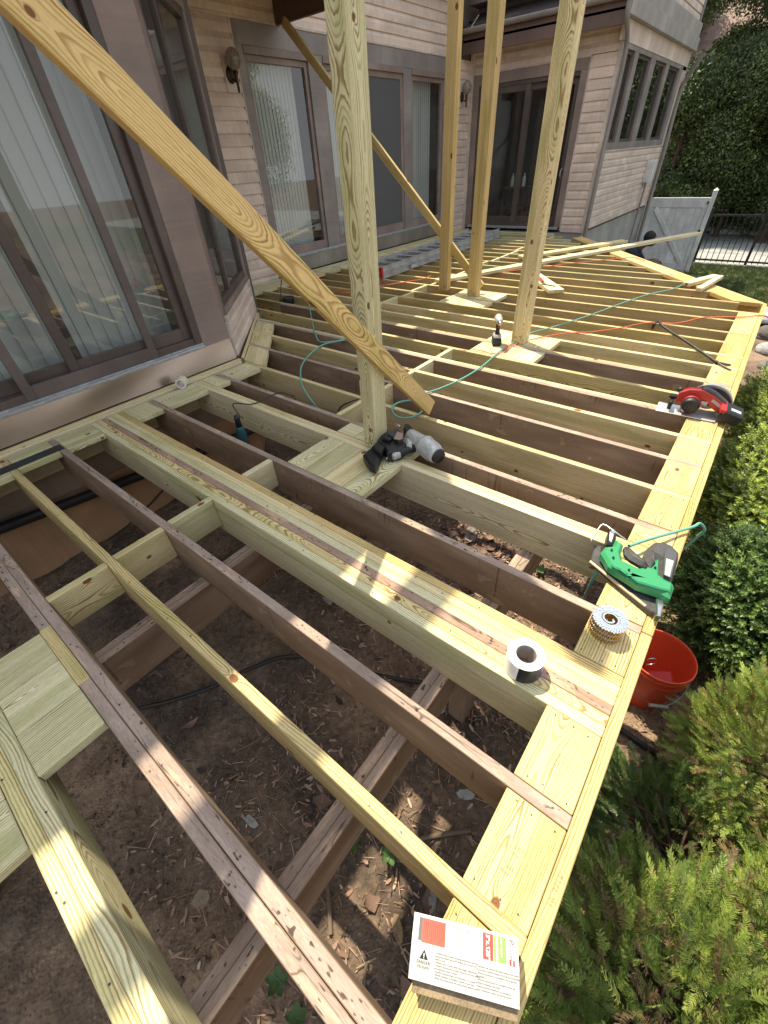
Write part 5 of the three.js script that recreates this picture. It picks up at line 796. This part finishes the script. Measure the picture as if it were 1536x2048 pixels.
// bark mulch, straw and leaf litter on the soil
{
  const scatter = (name, label, geo, m, N, place, colour, y0) => { const im = new THREE.InstancedMesh(geo, m, N), c = new THREE.Color(); for (let i = 0; i < N; i++) { const [x, z] = place(), s = 0.35 + 1.5 * Math.pow(rnd(), 2.2); im.setMatrixAt(i, M4.compose(V(x, groundY(x, z) + y0, z), Q4.setFromEuler(new THREE.Euler(rr(-0.45, 0.45), rr(0, 6.28), rr(-0.45, 0.45))), V(s, s * rr(0.7, 1.2), s * rr(0.6, 1.3)))); im.setColorAt(i, colour(c)); } im.name = name; im.userData = { label, category: 'mulch', kind: 'stuff' }; sh(im); scene.add(im); };
  const all = () => [rr(-3.4, 1.9), rr(-6.5, 0.7)], outer = () => { const z = rr(-5.5, 0.6); return [rr(-1.3, 1.8), z]; }, mid = () => [rr(-2.2, 0.3), rr(-5.5, -1.0)];
  const chip = (() => { const s = new THREE.Shape([[-0.013, -0.001], [-0.006, -0.004], [0.009, -0.003], [0.014, 0.0005], [0.004, 0.004], [-0.009, 0.003]].map(q => new THREE.Vector2(...q))); return new THREE.ExtrudeGeometry(s, { depth: 0.0025, bevelEnabled: false }).rotateX(-Math.PI / 2); })(), clod = (() => { const g = new THREE.IcosahedronGeometry(0.008, 0); const p = g.attributes.position; for (let i = 0; i < p.count; i++) { const k = 0.7 + 0.6 * hsh(Math.round(p.getX(i) * 1e5), Math.round(p.getY(i) * 1e5 + p.getZ(i) * 3e5)); p.setXYZ(i, p.getX(i) * k, p.getY(i) * k * 0.8, p.getZ(i) * k); } g.computeVertexNormals(); return g; })(), straw = new THREE.CylinderGeometry(0.0009, 0.0014, 0.05, 4).rotateZ(Math.PI / 2);
  const lf = new THREE.PlaneGeometry(0.06, 0.04, 4, 2).rotateX(-Math.PI / 2); { const p = lf.attributes.position; for (let i = 0; i < p.count; i++) { const x = p.getX(i) / 0.03, z = p.getZ(i); p.setXYZ(i, p.getX(i), 0.012 * x * x + 0.2 * Math.abs(z), z * (1 - 0.85 * Math.abs(x))); } lf.computeVertexNormals(); }
  const mm = std({ roughness: 0.95 }), lm = std({ roughness: 0.85, side: THREE.DoubleSide });
  const tone = (...o) => c => { const q = o[Math.floor(rnd() * o.length)], f = rr(0.7, 1.3); return c.setRGB(q[0] * f, q[1] * f, q[2] * f); };
  scatter('bark_mulch', 'reddish bark mulch along and below the rim', chip, mm, 12000, outer, tone([0.26, 0.155, 0.105], [0.38, 0.25, 0.18], [0.12, 0.08, 0.06], [0.46, 0.32, 0.23]), 0.006);
  scatter('bark_mulch', 'bark mulch under the middle joists', chip, mm, 6000, mid, tone([0.32, 0.19, 0.135], [0.44, 0.29, 0.21], [0.13, 0.085, 0.065]), 0.006);
  scatter('wood_debris', 'dark soil crumbs and wood bits under the deck', clod, mm, 16000, all, tone([0.12, 0.09, 0.068], [0.16, 0.12, 0.09], [0.095, 0.072, 0.056]), 0.003);
  scatter('straw', 'dry needles and straw over the soil', straw, mm, 12000, all, tone([0.20, 0.13, 0.085], [0.30, 0.20, 0.13], [0.12, 0.075, 0.05]), 0.006);
  scatter('straw', 'pinkish dry straw mulch along the rim and under the middle joists', straw, mm, 16000, () => rnd() < 0.6 ? outer() : mid(), tone([0.40, 0.25, 0.17], [0.30, 0.18, 0.12], [0.50, 0.34, 0.24]), 0.010);
  scatter('leaf_litter', 'curled dry leaves on the soil', lf, lm, 800, all, tone([0.15, 0.09, 0.065], [0.20, 0.125, 0.085], [0.08, 0.05, 0.042]), 0.006);
  scatter('leaf_litter', 'heap of brown dry leaves between the old joists', lf, lm, 240, () => { const a = rr(0, 6.28), q = Math.sqrt(rnd()) * 0.34; return [-0.95 + Math.cos(a) * q * 1.2, -2.0 + Math.sin(a) * q]; }, tone([0.13, 0.075, 0.06], [0.08, 0.048, 0.04], [0.22, 0.14, 0.10]), 0.022);
}
// scraps one can pick out on the soil
{
  const flake = (l, w, h) => { const s = new THREE.Shape(); const n = 7; for (let k = 0; k < n; k++) { const a = k / n * 6.283; s[k ? 'lineTo' : 'moveTo'](Math.cos(a) * l * rr(0.7, 1.1), Math.sin(a) * w * rr(0.7, 1.1)); } return new THREE.ExtrudeGeometry(s, { depth: h, bevelEnabled: true, bevelSize: h * 0.3, bevelThickness: h * 0.3, bevelSegments: 1 }).rotateX(-Math.PI / 2); };
  const scrap = (u, v, l, w, col, label, name = 'paint_chip', cat = 'scrap') => { const p = gnd(u, v, 0.004), o = solo(name, flake(l, w, 0.006), std({ color: col, roughness: 0.7, map: grain }), label, cat, 'scraps on the soil'); o.position.copy(p); o.rotation.y = rr(0, 6); };
  const wht = lin(0.62, 0.61, 0.57);
  scrap(930, 1592, 0.045, 0.024, lin(0.7, 0.7, 0.68), 'white paper tag on soil between the two nearest rim joists', 'paper_tag'); scrap(502, 1642, 0.04, 0.02, wht, 'white flaking chip on soil beside the old double joist'); scrap(655, 1200, 0.045, 0.02, wht, 'white torn chip on soil below the plank stack edge'); scrap(885, 1420, 0.03, 0.015, wht, 'small white chip beside the lower beam'); scrap(722, 1287, 0.022, 0.012, wht, 'tiny pale chip on soil near the black cable'); scrap(865, 1797, 0.05, 0.02, lin(0.4, 0.38, 0.34), 'grey flake on soil behind the carton'); scrap(402, 1795, 0.045, 0.035, lin(0.5, 0.38, 0.24), 'tan stone flake beside the lower beam end', 'stone_flake'); scrap(795, 1858, 0.055, 0.018, lin(0.5, 0.33, 0.16), 'orange brown wood chunk on lit mulch', 'wood_chunk'); scrap(535, 1418, 0.045, 0.012, lin(0.5, 0.40, 0.28), 'pale splinter on soil beside the black cable', 'wood_splinter'); scrap(940, 1070, 0.10, 0.05, lin(0.3, 0.26, 0.24), 'grey shingle piece beside the heap of leaves', 'shingle_piece'); 
  const stick = (pts, r, label) => solo('stick', tube(pts.map(p => gnd(p[0], p[1], p[2] ?? 0.015)), r, 20, 6), std({ color: lin(0.30, 0.22, 0.15), roughness: 0.9, map: grain }), label, 'stick', 'sticks on the soil');
  stick([[655, 1775], [660, 1820], [662, 1870]], 0.010, 'upright pale stick on soil between the beam and the near joist'); stick([[840, 1680], [890, 1672], [940, 1662]], 0.010, 'broken stick on soil crossing behind the yellow joist'); stick([[735, 1925], [725, 1990]], 0.007, 'thin stick beside the old double joist on lit mulch'); stick([[470, 1500], [500, 1485], [525, 1470]], 0.005, 'short twig on soil near the black cable');
}
// weeds
{
  const lm = leafMat({ color: lin(0.08, 0.16, 0.04) });
  const leafG = () => { const g = new THREE.PlaneGeometry(0.03, 0.05, 4, 4).translate(0, 0.028, 0), p = g.attributes.position; for (let i = 0; i < p.count; i++) { const y = p.getY(i) / 0.053; p.setXYZ(i, p.getX(i) * Math.sin(Math.PI * Math.min(1, 0.12 + y * 0.88)), p.getY(i), 0.008 * Math.sin(y * 3) - Math.abs(p.getX(i)) * 0.3); } g.computeVertexNormals(); return g; }; const LG = leafG();
  [[780, 1715, 'five leaved green seedling beside the yellow joist'], [705, 1690, 'small green seedling right beside the lower beam'], [1080, 1145, 'green seedling on mulch beside the lower beam'], [600, 2035, 'green seedling below the near beam end'], [560, 1965, 'low weed tuft under the old double joist']].forEach(w => { const p = gnd(w[0], w[1], 0), t = thing('seedling', w[2], 'weed', [p.x, p.y, p.z], rr(0, 6), 'seedlings on the soil'); part('stem', bar([0, 0, 0], [0, 0.05, 0], 0.0018, 6), lm, t); for (let k = 0; k < 5; k++) { const o = part('leaf', LG, lm, t); o.position.set(0, 0.045, 0); o.rotation.set(0.9 + rr(-0.2, 0.3), k * 1.257, 0, 'YXZ'); } });
}
// stones at the far end of the rim
{
  const rock = (x, z, s, c, label, flatY = 0.6) => { const g = new THREE.IcosahedronGeometry(s, 3), p = g.attributes.position; for (let i = 0; i < p.count; i++) { const v = V(p.getX(i), p.getY(i), p.getZ(i)), k = 0.8 + 0.45 * fbm(v.x / s * 1.3 + x * 9 + 20, v.y / s * 1.3 + v.z / s * 1.7 + 30, 0, 3); p.setXYZ(i, v.x * k * 1.2, v.y * k * flatY, v.z * k); } g.computeVertexNormals(); const o = solo('rock', g, std({ color: c, roughness: 0.9, map: grain, bumpMap: dirtB, bumpScale: 0.01 }), label, 'rock', 'rocks past the rim'); o.position.set(x, GY + s * 0.25, z); };
  rock(0.62, -7.2, 0.16, lin(0.28, 0.27, 0.26), 'round grey rock beside the hedge end'); rock(0.5, -7.9, 0.14, lin(0.6, 0.6, 0.58), 'whitish rock behind the round grey rock'); rock(0.85, -7.6, 0.16, lin(0.42, 0.41, 0.4), 'mid grey rock beside the whitish rock'); rock(0.45, -8.6, 0.18, lin(0.2, 0.17, 0.16), 'dark rock in the row near the slab'); rock(0.3, -9.4, 0.42, lin(0.5, 0.5, 0.5), 'flat grey stone slab at the lawn edge', 0.2); rock(0.75, -6.7, 0.16, lin(0.55, 0.55, 0.53), 'small pale rock touching the hedge end');
}
// ---------------------------------------------------------------- person crouching beyond the corner
{
  const caps = (p, a, b, ra, rb) => { const ab = b.clone().sub(a), h = Math.min(1, Math.max(0, p.clone().sub(a).dot(ab) / ab.lengthSq())); return p.distanceTo(a.clone().addScaledVector(ab, h)) - (ra + (rb - ra) * h); };
  const smin = (a, b, k) => { const h = Math.max(k - Math.abs(a - b), 0) / k; return Math.min(a, b) - h * h * k * 0.25; };
  const field = (bones, k) => p => { let d = 9; for (const q of bones) d = smin(d, caps(p, q[0], q[1], q[2], q[3]), k); return d; };
  function mesh(fn, c, half, res) { const m = new MarchingCubes(res, new THREE.MeshBasicMaterial(), false, false, 120000); m.isolation = 0; for (let z = 0; z < res; z++) for (let y = 0; y < res; y++) for (let x = 0; x < res; x++) m.field[x + y * res + z * res * res] = -fn(V(c.x + (x - res / 2) / (res / 2) * half, c.y + (y - res / 2) / (res / 2) * half, c.z + (z - res / 2) / (res / 2) * half)); m.update(); const n = m.count, P = new Float32Array(n * 3); for (let i = 0; i < n; i++) { P[i * 3] = c.x + m.positionArray[i * 3] * half; P[i * 3 + 1] = c.y + m.positionArray[i * 3 + 1] * half; P[i * 3 + 2] = c.z + m.positionArray[i * 3 + 2] * half; } const g = new THREE.BufferGeometry(); g.setAttribute('position', new THREE.BufferAttribute(P, 3)); g.computeVertexNormals(); return g; }
  const smooth = g => { const m = new Map(), p = g.attributes.position, n = g.attributes.normal, K = i => Math.round(p.getX(i) * 2e4) + ',' + Math.round(p.getY(i) * 2e4) + ',' + Math.round(p.getZ(i) * 2e4); for (let i = 0; i < p.count; i++) { const k = K(i), v = m.get(k) || V(0, 0, 0); v.add(V(n.getX(i), n.getY(i), n.getZ(i))); m.set(k, v); } for (let i = 0; i < p.count; i++) { const v = m.get(K(i)).clone().normalize(); n.setXYZ(i, v.x, v.y, v.z); } return g; };
  const O = V(-2.18, -1.14, -10.5), L = (x, y, z) => V(x, y, z);   // local: x forward (towards the gate post), y up from soil
  const pel = L(-0.16, 0.38, 0), ch = L(0.06, 0.78, 0), nk = L(0.20, 0.93, 0), hd = L(0.30, 1.01, 0), bones = {
    torso: [[pel, L(-0.06, 0.6, 0), 0.14, 0.125], [L(-0.06, 0.6, 0), ch, 0.13, 0.135], [L(0.08, 0.80, 0.14), L(0.08, 0.80, -0.14), 0.06, 0.06]], neck: [[ch, nk, 0.07, 0.052], [nk, hd, 0.05, 0.06]],
    head: [[L(0.28, 1.06, 0), L(0.345, 0.98, 0), 0.088, 0.062], [L(0.36, 1.0, 0), L(0.405, 0.985, 0), 0.016, 0.012]],
    armN: [[L(0.08, 0.80, 0.17), L(0.24, 0.62, 0.22), 0.055, 0.045], [L(0.24, 0.62, 0.22), L(0.47, 0.70, 0.14), 0.042, 0.028]], armF: [[L(0.08, 0.80, -0.17), L(0.26, 0.62, -0.18), 0.055, 0.045], [L(0.26, 0.62, -0.18), L(0.48, 0.69, -0.04), 0.042, 0.028]],
    legN: [[L(-0.14, 0.38, 0.1), L(0.28, 0.55, 0.14), 0.085, 0.062], [L(0.28, 0.55, 0.14), L(0.14, 0.09, 0.14), 0.058, 0.038], [L(0.12, 0.04, 0.14), L(0.33, 0.035, 0.15), 0.038, 0.032]], legF: [[L(-0.14, 0.38, -0.1), L(0.2, 0.12, -0.13), 0.085, 0.062], [L(0.2, 0.10, -0.13), L(-0.2, 0.07, -0.13), 0.055, 0.04], [L(-0.2, 0.06, -0.13), L(-0.24, 0.15, -0.13), 0.04, 0.03]] };
  const skin = std({ color: lin(0.13, 0.07, 0.048), roughness: 0.55 }), shirt = std({ color: lin(0.012, 0.012, 0.022), roughness: 0.9 }), shorts = std({ color: lin(0.42, 0.26, 0.22), roughness: 0.9 });
  const t = thing('person', 'person in a dark shirt crouching beyond the deck corner, arms reaching forward', 'person', [O.x, O.y, O.z]);
  const hand = (w, s) => { const palm = w.clone().add(V(0.05, -0.01, 0)); const b = [[w, palm, 0.022, 0.026]]; for (let k = 0; k < 4; k++) { const z = (k - 1.5) * 0.02, l = [0.05, 0.062, 0.058, 0.045][k], r = palm.clone().add(V(0.025, 0, z)); b.push([r, r.clone().add(V(l * 0.7, -0.012, 0)), 0.009, 0.0085], [r.clone().add(V(l * 0.7, -0.012, 0)), r.clone().add(V(l, -0.04, 0)), 0.0085, 0.007]); } const th = w.clone().add(V(0.02, 0, s * 0.025)); b.push([th, th.clone().add(V(0.04, -0.01, s * 0.025)), 0.011, 0.009]); return smooth(mesh(field(b, 0.008), w.clone().add(V(0.06, -0.01, 0)), 0.11, 56)); };
  const all = Object.values(bones).flat(); const bodyG = merge([smooth(mesh(field(all, 0.05), V(0.05, 0.56, 0), 0.64, 84)), hand(bones.armN[1][1], -1), hand(bones.armF[1][1], 1)]);
  part('body', bodyG, skin, t);
  const infl = (bs, e) => bs.map(q => [q[0], q[1], q[2] + e, q[3] + e]);
  const mid = (a, b, k) => a.clone().lerp(b, k);
  part('shirt', smooth(mesh(field([...infl(bones.torso, 0.014), [ch, mid(ch, nk, 0.5), 0.085, 0.07], ...['armN', 'armF'].map(k => [bones[k][0][0], mid(bones[k][0][0], bones[k][0][1], 0.75), 0.07, 0.064])], 0.06), V(0.0, 0.62, 0), 0.45, 64)), shirt, t);
  part('shorts', smooth(mesh(field([[pel, mid(pel, ch, 0.2), 0.155, 0.145], ...['legN', 'legF'].map(k => [bones[k][0][0], mid(bones[k][0][0], bones[k][0][1], 0.92), 0.105, 0.082])], 0.05), V(0.0, 0.4, 0), 0.45, 64)), shorts, t);
  part('hair', smooth(mesh(p => Math.max(caps(p, L(0.275, 1.07, 0), L(0.30, 1.06, 0), 0.098, 0.092), (p.x - 0.34) * 0.6 - (p.y - 1.04) * 0.8 - 0.0), V(0.28, 1.05, 0), 0.14, 48)), std({ color: lin(0.01, 0.009, 0.009), roughness: 0.8 }), t);
}
renderer.render(scene, camera);
